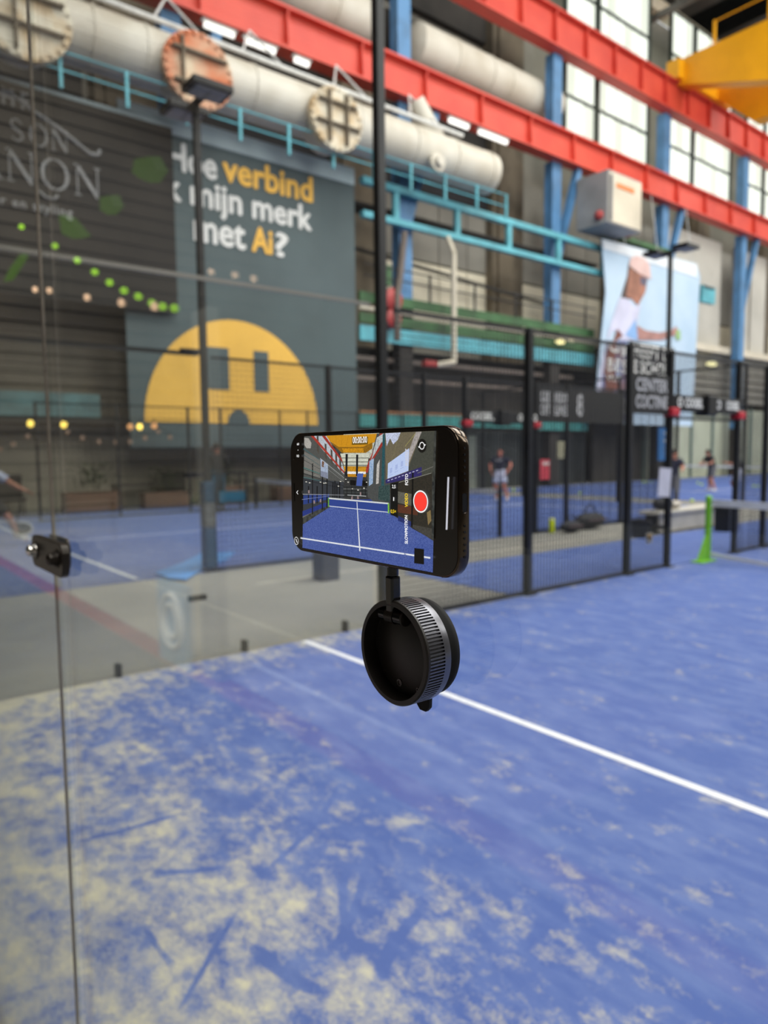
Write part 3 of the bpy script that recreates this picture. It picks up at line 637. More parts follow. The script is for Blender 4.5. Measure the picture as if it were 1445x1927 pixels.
lamp_mast(-4.05, 16, 'black lamp mast in front of the sky blue poster')
for y, n in ((6, 'first'), (8, 'second'), (9, 'third'), (11, 'fourth'), (12, 'fifth'), (14, 'sixth'), (16, 'seventh')):
    fence_post(0, y, 3.03, 'black near court fence post, %s to the right of the tall mast' % n)
for y, n in ((6, 'first'), (8, 'second'), (9, 'third'), (11, 'fourth'), (12, 'fifth'), (14, 'sixth')):
    fence_post(-4, y, 3.03, 'black left court fence post along the aisle, %s beyond the padded mast' % n)
for y0, y1 in ((4.05, 5.96), (6.04, 7.96), (8.04, 8.96), (11.04, 11.96), (12.04, 13.96), (14.04, 15.96)):
    q = {4: 'right beside the lamp mast', 6: 'second from the lamp mast', 8: 'narrow one before the doorway', 11: 'narrow one past the doorway', 12: 'second past the doorway', 14: 'third past the doorway'}[int(y0)]
    wire_panel('near court fence wire mesh, ' + q, 0, y0, y1, .04, 3.0)
    wire_panel('left court aisle fence wire mesh, ' + q, -4, y0, y1, .04, 3.0, .075)
wire_panel('wire mesh over the doorway of the near court', 0, 9.04, 10.96, 2.1, 3.0); wire_panel('wire mesh over the doorway of the left court', -4, 9.04, 10.96, 2.1, 3.0, .075)
glass_side('side glass of the left court, second panel from its rear corner', -4, 2.01, 3.84); glass_side('side glass of the left court, panel at its rear corner', -4, .03, 1.99)
for a, b in (((-4, .03, 3.03), (-4, 3.84, 3.03)),): MB().bar(a, b, .05, .05).build('top_rail', M_black, SG[-4])
MB().bar((0, .03, 3.02), (0, 3.76, 3.02), .02, .03).build('top_rail', M_wallg, SG[0])
# far side fence of the left court
for k, y in enumerate((4, 6, 8, 9, 11, 12, 14, 16)):
    fence_post(-14.1, y, 3.03, 'thin dark post of the left court far fence, %s from the left' % ('first', 'second', 'third', 'fourth', 'fifth', 'sixth', 'seventh', 'eighth')[k], .06)
    if k < 7: wire_panel('fine wire mesh of the left court far fence, %s from the left' % names7[k], -14.1, y+.04, (6, 8, 9, 11, 12, 14, 16)[k]-.04, .04, 3.0, .15, .0025)
# door lintels
M_lint = mat('lintel_black', (22, 22, 24), .5, noise=.1, scale=3); M_cap = mat('pad_red', (190, 30, 48), .5, noise=.05, scale=3)
def lintel(x, label, words):
    e = empty('door_lintel', (x, 10, 2.2), label, 'door lintel')
    MB().box((x-.05, 9.04, 2.2), (x+.05, 10.96, 2.42)).build('lintel_board', M_lint, e, bevel=.01)
    for y in (9.02, 10.98): MB().box((x-.07, y-.1, 2.12), (x+.09, y+.1, 2.24)).build('red_pad', M_cap, e, bevel=.02)
    for (s, y0, y1) in words: text('lettering', s, M_btxt, (x+.055, y0, 2.26), YP, ZP, y1-y0, .12, e, .008, .006)
    MB().box((x-.1, 9.85, 2.15), (x+.12, 10.12, 2.45)).build('latch_box', M_black, e, bevel=.02)
lintel(0, 'black door lintel with white words and red pads on the near court', [('O', 9.1, 9.22), ('COOEEL', 9.3, 9.78), ('O', 10.2, 10.32), ('COOEEL', 10.5, 10.9)])
lintel(-4, 'black door lintel with white words and red pads on the left court', [('COOEEL', 9.1, 9.7), ('O', 9.9, 10.0), ('O', 10.4, 10.52), ('COO', 10.65, 10.95)])
# fence banners with lettering
def fence_banner(x, y0, y1, z0, z1, label, words):
    e = empty('fence_banner', (x+.03, (y0+y1)/2, z0), label, 'banner')
    MB().box((x+.02, y0, z0), (x+.03, y1, z1)).build('banner_sheet', M_lint, e)
    for s, a, b, c, d in words: text('lettering', s, mat('grey_print', (190, 190, 192), .7, noise=.1, scale=9), (x+.032, a, c), YP, ZP, b-a, d-c, e, .006, .004)
fence_banner(-4, 11.05, 13.95, 2.25, 2.96, 'black fence banner with two white word blocks behind the second fence post', [('GEE', 11.1, 11.4, 2.66, 2.86), ('OET', 11.1, 11.4, 2.4, 2.6), ('HERO', 11.55, 11.95, 2.66, 2.86), ('LINE', 11.55, 11.95, 2.4, 2.6), ('8', 12.3, 12.5, 2.4, 2.86)])
fence_banner(0, 8.06, 8.92, 2.14, 2.66, 'black fence banner with white lettering on the near fence beside the doorway', [('CENTER', 8.1, 8.86, 2.44, 2.6), ('COCTINE', 8.1, 8.86, 2.22, 2.38)])
# blue flag, notice, red sign, bin, bench, bags
a = at(1240, 805, 0, -3.9); b = at(1264, 866, 0, -3.9)
e = empty('blue_pennant', (-3.9, a[1], b[2]), 'small blue pennant with white word on the far lamp mast', 'pennant')
MB().box((-3.93, a[1], b[2]), (-3.9, b[1], a[2])).build('pennant_cloth', mat('flag_blue', (42, 112, 180), .7, noise=.08, scale=3), e)
text('lettering', 'padel', M_btxt, (-3.895, (a[1]+b[1])/2+.08, b[2]+.12), (0, 0, 1), (0, -1, 0), .55, .16, e, .004, .004)
a = at(1238, 880, 0, .06); b = at(1262, 935, 0, .06)
e = empty('notice_sheet', (.06, a[1], b[2]), 'pale notice sheet fixed to the fence post beside the doorway', 'notice')
MB().prism([(.06, a[1]+.04, a[2]), (.06, b[1], a[2]-.02), (.06, b[1]-.04, b[2]), (.06, a[1], b[2]+.02)], (.006, 0, 0)).build('sheet', mat('paper_lilac', (196, 196, 210), .7, noise=.06, scale=9), e)
a = at(1016, 865, 0, -3.93); b = at(1034, 902, 0, -3.93)
e = empty('red_sign', (-3.93, a[1], b[2]), 'red and pink sign on a fence post behind the bald man', 'sign')
MB().box((-3.95, a[1], b[2]), (-3.92, b[1], a[2])).build('sign_plate', mat('sign_red', (206, 64, 82), .6, noise=.1, scale=6), e, bevel=.01)
text('lettering', 'HERO', M_btxt, (-3.915, a[1]+.06, a[2]-.12), YP, ZP, .2, .07, e, .004, .004)
a = at(1050, 830, 0, -14.0); b = at(1068, 862, 0, -14.0)
e = empty('wall_notice', (-14, a[1], b[2]), 'yellowish notice on the fence of the far court', 'notice')
MB().box((-14.03, a[1], b[2]), (-14, b[1], a[2])).build('sheet', mat('paper_yellow', (170, 166, 136), .7, noise=.1, scale=6), e)
e = empty('ball_can', (-3.78, 11.2, 0), 'bright yellow ball can on the floor by the fence', 'can')
MB().lathe([(.055, .012), (.06, .03), (.06, .26), (.055, .27)], (-3.78, 11.25, 0), ZP, 20).build('can_body', mat('can_yellow', (205, 222, 30), .4, noise=.08, scale=8), e, smooth=True)
MB().lathe([(.056, .27), (.06, .28), (.05, .3)], (-3.78, 11.25, 0), ZP, 20).build('lid', mat('lid_pale', (220, 226, 150), .4, noise=.05, scale=8), e, smooth=True)
def bag(x, y, s, label):
    e = empty('sports_bag', (x, y, 0), label, 'bag')
    mb = MB(); mb.ball((x, y, .15*s), .3*s, 16, 10, (.55, 1.25, .45)); mb.build('bag_body', mat('bag_black', (28, 28, 32), .7, noise=.2, scale=9), e, smooth=True)
    mb = MB(); pts = [(x, y-.2*s+.4*s*k/8, (.22+.2*math.sin(math.pi*k/8))*s) for k in range(9)]; mb.path(pts, .015*s, 6); mb.build('handle', mat('bag_black', (28, 28, 32)), e)
    MB().bar((x+.16*s, y-.25*s, .17*s), (x+.16*s, y+.25*s, .17*s), .01, .02).build('zip', mat('zip_grey', (120, 100, 104), .5, noise=.1, scale=9), e)
bag(-3.6, 11.65, .85, 'low black racket bag right of the yellow ball can'); bag(-3.75, 12.5, 1.25, 'taller black sports bag leaning behind the racket bag')
e = empty('bench', (-2.3, 14, 0), 'long pale bench along the fence behind the near doorway', 'bench')
Mb_ = mat('bench_pale', (198, 193, 182), .6, noise=.08, scale=3)
MB().box((-2.6, 12.5, .38), (-2.15, 15.6, .45)).build('seat', Mb_, e, bevel=.01); MB().box((-2.24, 12.6, .04), (-2.2, 15.5, .38)).build('front_panel', Mb_, e)
for y in (12.7, 14.0, 15.4): MB().box((-2.55, y-.04, 0), (-2.3, y+.04, .38)).build('leg', M_black, e)
e = empty('kit_bag', (-2.38, 13.0, .45), 'dark kit bag lying on the pale bench', 'bag')
MB().ball((-2.38, 13.0, .58), .2, 16, 10, (.8, 1.5, .62)).build('bag_body', mat('bag_black', (28, 28, 32)), e, smooth=True)
MB().ball((-2.38, 13.45, .54), .12, 12, 8, (1, 1.6, .7)).build('towel', mat('towel', (196, 188, 176), .8, noise=.1, scale=9), e, smooth=True)
e = empty('storage_box', (-1.6, 14.0, 0), 'black storage box at the far end of the pale bench', 'box')
MB().box((-1.75, 13.85, 0.01), (-1.45, 14.3, .46)).build('box_body', M_black, e, bevel=.02); MB().box((-1.77, 13.83, .46), (-1.43, 14.32, .5)).build('lid', M_black, e, bevel=.01)
e = empty('waste_bin', (-.35, 8.75, 0), 'small black waste holder with yellow label hung on the fence post', 'bin')
MB().lathe([(.1, .42), (.14, .5), (.16, .62), (.16, .66), (.13, .66), (.12, .5)], (-.28, 8.75, 0), ZP, 20, closed=False).build('bin_body', M_black, e, smooth=True)
MB().box((-.13, 8.68, .36), (-.115, 8.82, .5)).build('label_card', mat('paper_white', (210, 206, 198), .7, noise=.05, scale=9), e)
MB().ball((-.11, 8.73, .45), .035, 10, 8).build('yellow_badge', mat('badge_yellow', (200, 150, 30), .6, noise=.08, scale=8), e)
MB().box((-.2, 8.9, .55), (-.02, 8.97, .6)).build('bracket', M_black, e)
e = empty('low_bollard', (-2.43, 4.85, 0), 'dark grey square bollard on the aisle behind the phone', 'bollard')
MB().box((-2.56, 4.72, 0), (-2.3, 4.98, .42)).build('bollard_body', mat('bollard_grey', (66, 64, 66), .6, noise=.08, scale=5), e, bevel=.01)
MB().box((-2.58, 4.7, .42), (-2.28, 5.0, .45)).build('cap', mat('bollard_grey', (66, 64, 66)), e)
e = empty('blue_mat', (-4.6, 3.3, 0), 'light blue mat lying at the foot of the teal padded mast', 'mat')
pts = [at(u, v, 2, .02) for u, v in ((292, 1080), (345, 1060), (378, 1043), (442, 1040), (430, 1052), (385, 1070), (350, 1092), (318, 1090))]
MB().prism([tuple(p) for p in pts], (0, 0, .02)).build('mat_sheet', mat('mat_blue', (70, 142, 214), .6, noise=.12, scale=3), e)
# tennis balls
M_ball = mat('ball_felt', (196, 226, 70), .7, noise=.05, scale=30)
bal = None
for k, (u, v) in enumerate([(966, 922), (1091, 928), (1065, 962), (1211, 907), (1217, 908), (1313, 909), (1302, 942), (1418, 915), (1426, 915), (1080, 985), (1228, 908), (1320, 912)]):
    p = at(u, v, 2, .045)
    o = MB().ball((0, 0, 0), .055, 12, 8).build('tennis_ball', M_ball, smooth=True) if bal is None else bal.copy()
    if bal is None: bal = o
    else: COL.objects.link(o)
    o.location = tuple(p); setp(o, 'yellow green ball on the blue turf, %s' % ['behind the bald man', 'below the red sign', 'right of a fence post', 'right of the sixth post on the far court', 'touching another ball on the far court', 'left of the dark shirted player', 'just above the green net post', 'at the right frame edge', 'right one of the edge pair', 'above the racket bag', 'left of the far lamp mast', 'near the dark shirted player'][k], 'ball', 'stray balls on the far courts')
# ------------------------------------------------------------------ nets
def net(x0, x1, y, label, col_post, foot=False, sag=True, white_low=False):
    e = empty('net', ((x0+x1)/2, y, 0), label, 'net')
    for x, s in ((x0, 1), (x1, -1)):
        MB().tube((x, y, .012), (x, y, .96), .045, 14).build('net_post', col_post, e, smooth=True)
        MB().ball((x, y, .96), .045, 12, 8, (1, 1, .5)).build('post_cap', col_post, e, smooth=True)
        if foot:
            MB().prism([(x-.02, y-.04, .03), (x-.02, y-.28, .03), (x-.02, y-.04, .4)], (.04, 0, 0)).build('gusset', col_post, e)
            MB().box((x-.09, y-.32, .012), (x+.09, y+.1, .035)).build('foot_plate', col_post, e, bevel=.006)
    n = 20; L_ = x1-x0
    zt = lambda t: .93-(.05*4*t*(1-t) if sag else 0)
    top = MB(); low = MB(); wires = MB()
    for k in range(n):
        a, b = k/n, (k+1)/n; xa, xb = x0+.05+(L_-.1)*a, x0+.05+(L_-.1)*b
        top.add([(xa, y-.012, zt(a)-.1), (xb, y-.012, zt(b)-.1), (xb, y-.012, zt(b)), (xa, y-.012, zt(a)), (xa, y+.012, zt(a)-.1), (xb, y+.012, zt(b)-.1), (xb, y+.012, zt(b)), (xa, y+.012, zt(a))],
                [(0, 1, 2, 3), (7, 6, 5, 4), (0, 4, 5, 1), (1, 5, 6, 2), (2, 6, 7, 3), (3, 7, 4, 0)])
        if white_low:
            zl = lambda t: .02+.1*math.exp(-t*9); bowf = lambda t: -.12*math.sin(min(t*3, 1)*math.pi/2)
            low.bar((xa, y+bowf(a), zl(a)), (xb, y+bowf(b), zl(b)), .02, .05)
    top.build('net_tape', M_white, e)
    if white_low: low.build('bottom_cord', M_white, e)
    st = .06 if white_low else .12
    for k in range(int(L_/st)): x = x0+.06+k*st; wires.bar((x, y, .04), (x, y, .84), .004, .004, XP)
    for k in range(int(.8/st)): wires.bar((x0+.05, y, .06+k*st), (x1-.05, y, .06+k*st), .004, .004)
    o = wires.build('netting', M_wire, e); o['kind'] = 'stuff'
M_lime = mat('post_lime', (122, 196, 38), .45, noise=.06, scale=5)
net(.12, 9.9, 9.92, 'white topped net with bright green post on the near court', M_lime, True, True, True)
net(-13.9, -4.05, 10, 'net of the left court half hidden by the phone', M_black)
net(-13.9, -4.05, 34, 'distant white net behind the lamp mast', M_black)
e = empty('rear_net', (-9, 19.9, 0), 'far end glass frame of the left court', 'court end')
MB().bar((-14, 20, 3.0), (-4, 20, 3.0), .06, .06).build('top_rail', M_black, e)
for k in range(6): MB().box((-14.04+k*2, 19.97, .012), (-13.96+k*2, 20.03, 4)).build('end_post', M_black, e)
MB().bar((-14, 20, 4.0), (-4, 20, 4.0), .05, .05).build('top_rail', M_black, e)
# ------------------------------------------------------------------ terrace furniture
def planter(y, w_, label, plant=True, z=0.62):
    e = empty('planter_box', (-16.6, y, 0), label, 'planter')
    MB().box((-16.85, y-w_/2, 0), (-16.35, y+w_/2, .06)).build('plinth', M_dark, e)
    for k in range(3): MB().box((-16.85, y-w_/2, .07+k*z/3.4), (-16.35, y+w_/2, .05+(k+1)*z/3.4)).build('plank', M_wood, e)
    if plant:
        rng = random.Random(int(y*10)); mb = MB()
        for k in range(160):
            t = rng.uniform(0, 6.28); r = rng.uniform(.05, .55); zz = z+rng.uniform(0, .75); c = Vector((-16.6+r*.5*math.cos(t), y+r*math.sin(t)*w_*.8, zz))
            d = Vector((math.cos(t), math.sin(t), rng.uniform(.1, .9)))*rng.uniform(.12, .25); s_ = d.cross(Vector(ZP)).normalized()*.04
            mb.add([c, c+d*.5+s_, c+d, c+d*.5-s_], [(0, 1, 2, 3)])
        o = mb.build('foliage', mat('leaf_dark', (46, 62, 38), .7, noise=.4, scale=4, c2=(74, 88, 52)), e); o['kind'] = 'stuff'
planter(6.0, 1.6, 'brown wooden planter with leafy plant behind the left court, right of the glass seam')
planter(10.2, 1.3, 'brown wooden planter with plant left of the teal padded mast', True)
planter(8.2, 1.4, 'low brown planter box with sparse plant between two leafy ones', True, .5)
planter(13.4, 2.4, 'long brown planter box behind the net of the left court', False, .5)
def lounge(y, label, c=M_dark):
    e = empty('lounge_chair', (-17.2, y, 0), label, 'chair')
    MB().box((-17.5, y-.4, .38), (-16.95, y+.4, .5)).build('seat', c, e, bevel=.03); MB().box((-17.6, y-.4, .45), (-17.45, y+.4, 1.15)).build('backrest', c, e, bevel=.04)
    for dy in (-.34, .34):
        for x in (-17.45, -17.0): MB().tube((x, y+dy, 0), (x, y+dy, .4), .025, 6).build('leg', M_black, e)
lounge(3.9, 'dark terrace chair left of the glass seam'); lounge(3.0, 'dark terrace chair at the far left edge'); lounge(8.9, 'dark terrace chair behind the low planter')
def table(y, label):
    e = empty('terrace_table', (-17.1, y, 0), label, 'table')
    MB().box((-17.5, y-.8, .7), (-16.9, y+.8, .76)).build('tabletop', M_dark, e, bevel=.01)
    for dy in (-.7, .7):
        for x in (-17.4, -17.0): MB().box((x-.03, y+dy-.03, 0), (x+.03, y+dy+.03, .7)).build('leg', M_wood, e)
table(7.6, 'dark topped terrace table with wooden legs'); table(11.8, 'terrace table behind the left court net')
M_bulb = mat('bulb_warm', (255, 214, 96), .3, emit=4.0)
M_bulb2 = mat('bulb_dim', (205, 165, 140), .3, emit=.55)
def bulb(p, m, label, group, r=.07):
    e = empty('string_bulb', tuple(p), label, 'bulb', group)
    MB().ball(p, r, 12, 8, (1, 1, 1.15)).build('glass_bulb', m, e, smooth=True)
    MB().tube((p[0], p[1], p[2]+r), (p[0], p[1], p[2]+r*2.2), r*.4, 8).build('socket', M_black, e)
for k, (u, v) in enumerate([(57, 797), (120, 799), (245, 803), (263, 803), (290, 801)]):
    bulb(at(u, v, 0, -15.6), M_bulb if k in (0, 1, 3) else mat('bulb_peach', (240, 170, 110), .3, emit=1.6), 'glowing warm bulb under the dark ledge, %s from the left' % names7[k], 'glowing terrace bulbs', .085)
gp = [(0, 845), (25, 836), (52, 821), (127, 813), (155, 824), (186, 831), (218, 832), (245, 831), (273, 824), (298, 812), (320, 823)]
for k, (u, v) in enumerate(gp):
    bulb(at(u, v, 0, -15.4), M_bulb2, 'dim peach bulb on the sagging garland, %s from the left' % ('first', 'second', 'third', 'fourth', 'fifth', 'sixth', 'seventh', 'eighth', 'ninth', 'tenth', 'eleventh')[k], 'dim garland bulbs', .06)
mb = MB(); mb.path([tuple(at(u, v-7, 0, -15.4)) for u, v in gp], .012, 5); setp(mb.build('garland_cable', M_black), 'thin cable of the dim garland over the terrace', 'cable')
mb = MB(); mb.tube((-15.6, 0, 2.74), (-15.6, 9, 2.74), .012, 5); setp(mb.build('garland_cable', M_black), 'straight cable of the glowing terrace bulbs', 'cable')
# ceiling spots seen between fence and balcony
for k, (u, v, x, xw, sy) in enumerate([(1054, 643, -15.6, -16.0, .30), (1074, 641, -15.6, -16.0, .22), (1339, 685, -16.6, -17.1, .5)]):
    p = at(u, v, 0, x)
    e = empty('oval_lamp', tuple(p), ('glowing oval lamp above the far court, left of the pair', 'dimmer oval lamp right beside the glowing one', 'glowing oval lamp right of the sky blue poster')[k], 'lamp')
    MB().ball(tuple(p), sy, 14, 8, (.5, 1.0, .36 if k < 2 else .3)).build('lamp_shade', mat('lamp_glow_%d' % k, ((255, 240, 170), (230, 215, 180), (250, 240, 180))[k], .3, emit=(2.2, .9, 1.8)[k]), e, smooth=True)
    MB().box((xw-.02, p[1]-.04, p[2]-.04), (p[0], p[1]+.04, p[2]+.04)).build('bracket', M_black, e)
# ------------------------------------------------------------------ people
def skin_mesh(name, nodes, edges, m, parent, sub=2, root=None):
    me = bpy.data.meshes.new('sk'); keys = list(nodes)
    me.from_pydata([nodes[k][0] for k in keys], [(keys.index(a), keys.index(b)) for a, b in edges], [])
    o = bpy.data.objects.new('sk', me); COL.objects.link(o)
    md = o.modifiers.new('s', 'SKIN'); md.use_smooth_shade = True; md.branch_smoothing = .6
    for i, k in enumerate(keys):
        r = nodes[k][1]; r = r if isinstance(r, tuple) else (r, r); sv = me.skin_vertices[0].data[i]; sv.radius = r
        sv.use_root = (k == (root or keys[0]))
    ss = o.modifiers.new('u', 'SUBSURF'); ss.levels = sub; ss.render_levels = sub
    dg = bpy.context.evaluated_depsgraph_get(); m2 = bpy.data.meshes.new_from_object(o.evaluated_get(dg)); bpy.data.objects.remove(o); m2.name = name
    m2.materials.clear(); m2.materials.append(m); m2.polygons.foreach_set('use_smooth', [True]*len(m2.polygons))
    q = bpy.data.objects.new(name, m2); COL.objects.link(q); q.parent = parent; return q
def person(loc, rz, label, pose, shirt, shorts, hair, shoes, skin=M_skin, trousers=False, sc=1.0, sleeve=True, bald=False, chest=None):
    """figure faces local +X; pose maps joints to (x,y,z) in metres for a 1.8 m body"""
    e = empty('person', loc, label, 'person', rz=rz); e.scale = (sc, sc, sc)
    P = {'pel': (0, 0, .95), 'waist': (0, 0, 1.1), 'chest': (0.01, 0, 1.32), 'neck': (0.01, 0, 1.5), 'head': (.03, 0, 1.62), 'crown': (.025, 0, 1.70),
         'shL': (0, .19, 1.43), 'shR': (0, -.19, 1.43), 'elL': (-.02, .26, 1.16), 'elR': (-.02, -.26, 1.16), 'wrL': (.08, .26, .93), 'wrR': (.08, -.26, .93),
         'hipL': (0, .1, .9), 'hipR': (0, -.1, .9), 'knL': (.03, .12, .5), 'knR': (.03, -.12, .5), 'anL': (0, .13, .09), 'anR': (0, -.13, .09), 'toL': (.16, .15, .04), 'toR': (.16, -.15, .04)}
    P.update(pose)
    V = {k: Vector(v) for k, v in P.items()}
    R_ = {'pel': (.17, .125), 'waist': (.155, .115), 'chest': (.19, .13), 'neck': .066, 'head': (.09, .104), 'crown': (.082, .09), 'shL': .078, 'shR': .078, 'elL': .052, 'elR': .052, 'wrL': .034, 'wrR': .034,
          'hipL': .108, 'hipR': .108, 'knL': .074, 'knR': .074, 'anL': .05, 'anR': .05, 'toL': .036, 'toR': .036}
    nodes = {k: (tuple(V[k]), R_[k]) for k in V}
    ed = [('pel', 'waist'), ('waist', 'chest'), ('chest', 'neck'), ('neck', 'head'), ('head', 'crown'), ('chest', 'shL'), ('chest', 'shR'), ('shL', 'elL'), ('shR', 'elR'), ('elL', 'wrL'), ('elR', 'wrR'),
          ('pel', 'hipL'), ('pel', 'hipR'), ('hipL', 'knL'), ('hipR', 'knR'), ('knL', 'anL'), ('knR', 'anR'), ('anL', 'toL'), ('anR', 'toR')]
    for s in 'LR':
        d = (V['wr'+s]-V['el'+s]).normalized(); sd = Vector((1, 0, 0)); sd = (sd-d*sd.dot(d)).normalized()
        nodes['pa'+s] = (tuple(V['wr'+s]+d*.07), (.034, .018)); ed.append(('wr'+s, 'pa'+s))
        for k, (off, ln) in enumerate(((-.027, .075), (-.009, .09), (.009, .085), (.027, .065))):
            p1 = V['wr'+s]+d*(.09+ln*.4)+sd*off; p2 = V['wr'+s]+d*(.09+ln*.8)+sd*off*1.05+Vector((0, (-.02 if s == 'L' else .02), 0))
            nodes['f%d%s' % (k, s)] = (tuple(p1), .009); nodes['g%d%s' % (k, s)] = (tuple(p2), .008); ed += [('pa'+s, 'f%d%s' % (k, s)), ('f%d%s' % (k, s), 'g%d%s' % (k, s))]
        p1 = V['wr'+s]+d*.05+sd*.045; nodes['t'+s] = (tuple(p1), .011); nodes['u'+s] = (tuple(p1+d*.04+sd*.012), .009); ed += [('wr'+s, 't'+s), ('t'+s, 'u'+s)]
    body = skin_mesh('body', nodes, ed, skin, e, 2, 'pel')
    segs = [(a, b, Vector(nodes[a][0]), Vector(nodes[b][0])) for a, b in ed]
    def near(p):
        best = None
        for a, b, pa, pb in segs:
            d = pb-pa; t = max(0, min(1, (p-pa).dot(d)/d.length_squared)); dd = (p-pa-d*t).length
            if best is None or dd < best[0]: best = (dd, a, b, t)
        return best[1:]
    cls = []
    for v in body.data.vertices:
        a, b, t = near(v.co); c = 0
        if (a, b) == ('pel', 'waist'): c = 3 if t < .35 else 1
        elif (a, b) == ('waist', 'chest') or b in ('shL', 'shR'): c = 1
        elif (a, b) == ('chest', 'neck'): c = 1 if t < .72 else 0
        elif a in ('shL', 'shR') and b in ('elL', 'elR'): c = 1 if (t < .6 or not sleeve) else 0
        elif a in ('elL', 'elR') and not sleeve: c = 1 if t < .85 else 0
        elif a == 'pel' and b in ('hipL', 'hipR'): c = 2
        elif a in ('hipL', 'hipR'): c = 2 if (t < .72 or trousers) else 0
        elif a in ('knL', 'knR') and trousers: c = 2 if t < .88 else 0
        cls.append(c)
    def cloth(name, codes, off, m):
        me0 = body.data; use = set(); fs_ = []
        for p in me0.polygons:
            if sum(1 for q in p.vertices if cls[q] in codes)*2 >= len(p.vertices): fs_.append(tuple(p.vertices)); use.update(p.vertices)
        idx = {q: k for k, q in enumerate(sorted(use))}
        me = bpy.data.meshes.new(name); me.from_pydata([tuple(me0.vertices[q].co+me0.vertices[q].normal*off) for q in sorted(use)], [], [tuple(idx[q] for q in f) for f in fs_])
        me.materials.append(m); me.polygons.foreach_set('use_smooth', [True]*len(me.polygons))
        o = bpy.data.objects.new(name, me); COL.objects.link(o); o.parent = e
        md = o.modifiers.new('t', 'SOLIDIFY'); md.thickness = .006; md.offset = 1; return o
    cloth('shirt', (1, 3), .016, shirt); cloth('trousers' if trousers else 'shorts', (2, 3), .024 if not trousers else .016, shorts)
    for s in 'LR':
        skin_mesh('shoe', {'a': (tuple(V['an'+s]+Vector((0, 0, 0))), .055), 'b': (tuple(V['to'+s]), (.055, .042)), 'h': (tuple(V['an'+s]+(V['an'+s]-V['to'+s])*.3+Vector((0, 0, -.05))), .042)}, [('a', 'b'), ('a', 'h')], shoes, e, 1, 'a')
    hd = V['head']; mbh = MB()
    def child(mb, nm, m): 
        o = mb.build(nm, m, None, smooth=True); o.parent = e; return o
    if not bald: child(MB().ball((hd.x-.018, hd.y, hd.z+.05), .112, 14, 9, (.95, .85, .9)), 'hair', hair)
    for sy in (-.033, .033): child(MB().ball((hd.x+.088, hd.y+sy, hd.z+.01), .012, 8, 6), 'eye', M_black)
    child(MB().ball((hd.x+.1, hd.y, hd.z-.02), .016, 8, 6, (1, .8, 1.5)), 'nose', skin)
    child(MB().ball((hd.x+.088, hd.y, hd.z-.062), .02, 8, 6, (.4, 1.2, .35)), 'mouth', mat('lips', (150, 84, 80), .6, noise=.1, scale=20))
    for sy in (-.088, .088): child(MB().ball((hd.x-.005, hd.y+sy, hd.z), .026, 8, 6, (.7, .4, 1.1)), 'ear', skin)
    if chest:
        vs, fs = text_pts(chest); mn = vs.min(0); mx = vs.max(0); s_ = .24/(mx[0]-mn[0]); me = bpy.data.meshes.new('chest_print')
        me.from_pydata([(V['chest'].x+.16, (v[0]-(mn[0]+mx[0])/2)*s_, V['chest'].z+.02+(v[1]-mn[1])*s_*1.3) for v in vs], [], fs); me.materials.append(M_btxt)
        o = bpy.data.objects.new('chest_print', me); COL.objects.link(o); o.parent = e
    return e
C = lambda x, y: (x, y, .014)
M_navy = mat('cloth_navy', (34, 36, 56), .8, noise=.1, scale=9); M_dk = mat('cloth_black', (34, 34, 38), .8, noise=.1, scale=9)
M_shw = mat('cloth_white', (205, 208, 222), .8, noise=.15, scale=5, c2=(168, 176, 208)); M_shoe = mat('shoe_white', (226, 226, 226), .7, noise=.05, scale=9)
M_hair = mat('hair_dark', (46, 36, 30), .8, noise=.2, scale=30); M_trt = mat('cloth_teal', (0, 92, 120), .8, noise=.1, scale=9)
person(C(-11.1, 17.8), math.radians(-62), 'bald man in navy shirt and pale shorts standing on the left court', {
    'elL': (-.04, .36, 1.2), 'elR': (-.02, -.36, 1.2), 'wrL': (.13, .27, .98), 'wrR': (.15, -.27, .98), 'knL': (.12, .16, .5), 'knR': (.05, -.16, .5), 'anL': (.0, .24, .09), 'toL': (.16, .27, .04)},
    M_navy, M_shw, M_hair, M_shoe, mat('skin_ruddy', (206, 128, 106), .6, noise=.1, scale=20), sc=1.0, bald=True, chest='COUPE')
person(C(-8.6, 27.4), math.radians(-120), 'player in dark shirt bending on the far court behind the net', {
    'chest': (.1, 0, 1.28), 'neck': (.17, 0, 1.44), 'head': (.22, 0, 1.55), 'crown': (.24, 0, 1.67), 'shL': (.12, .19, 1.38), 'shR': (.12, -.19, 1.38), 'elL': (.2, .3, 1.15), 'elR': (.25, -.28, 1.14), 'wrL': (.4, .2, 1.1), 'wrR': (.45, -.12, 1.1),
    'knL': (.15, .16, .5), 'anL': (-.02, .2, .09), 'toL': (.14, .22, .04)}, M_dk, mat('cloth_grey', (90, 90, 96), .8, noise=.1, scale=9), M_hair, M_shoe, sc=.98)
person(C(-6.2, 24.4), math.radians(200), 'player in dark top half hidden by a fence post at right', {
    'elR': (.16, -.26, 1.2), 'wrR': (.4, -.2, 1.25), 'knR': (.2, -.12, .52)}, M_dk, M_shw, M_hair, M_shoe, sc=.95)
person(C(-5.3, 18.6), math.radians(-70), 'person in navy top walking behind the black lamp mast', {
    'elL': (.1, .27, 1.2), 'wrL': (.35, .3, 1.15), 'knL': (.2, .12, .52), 'anL': (.18, .12, .09), 'toL': (.34, .14, .04), 'anR': (-.2, -.12, .1), 'toR': (-.06, -.13, .04)}, M_navy, mat('cloth_grey', (90, 90, 96)), M_hair, M_shoe, trousers=True, sc=.95)
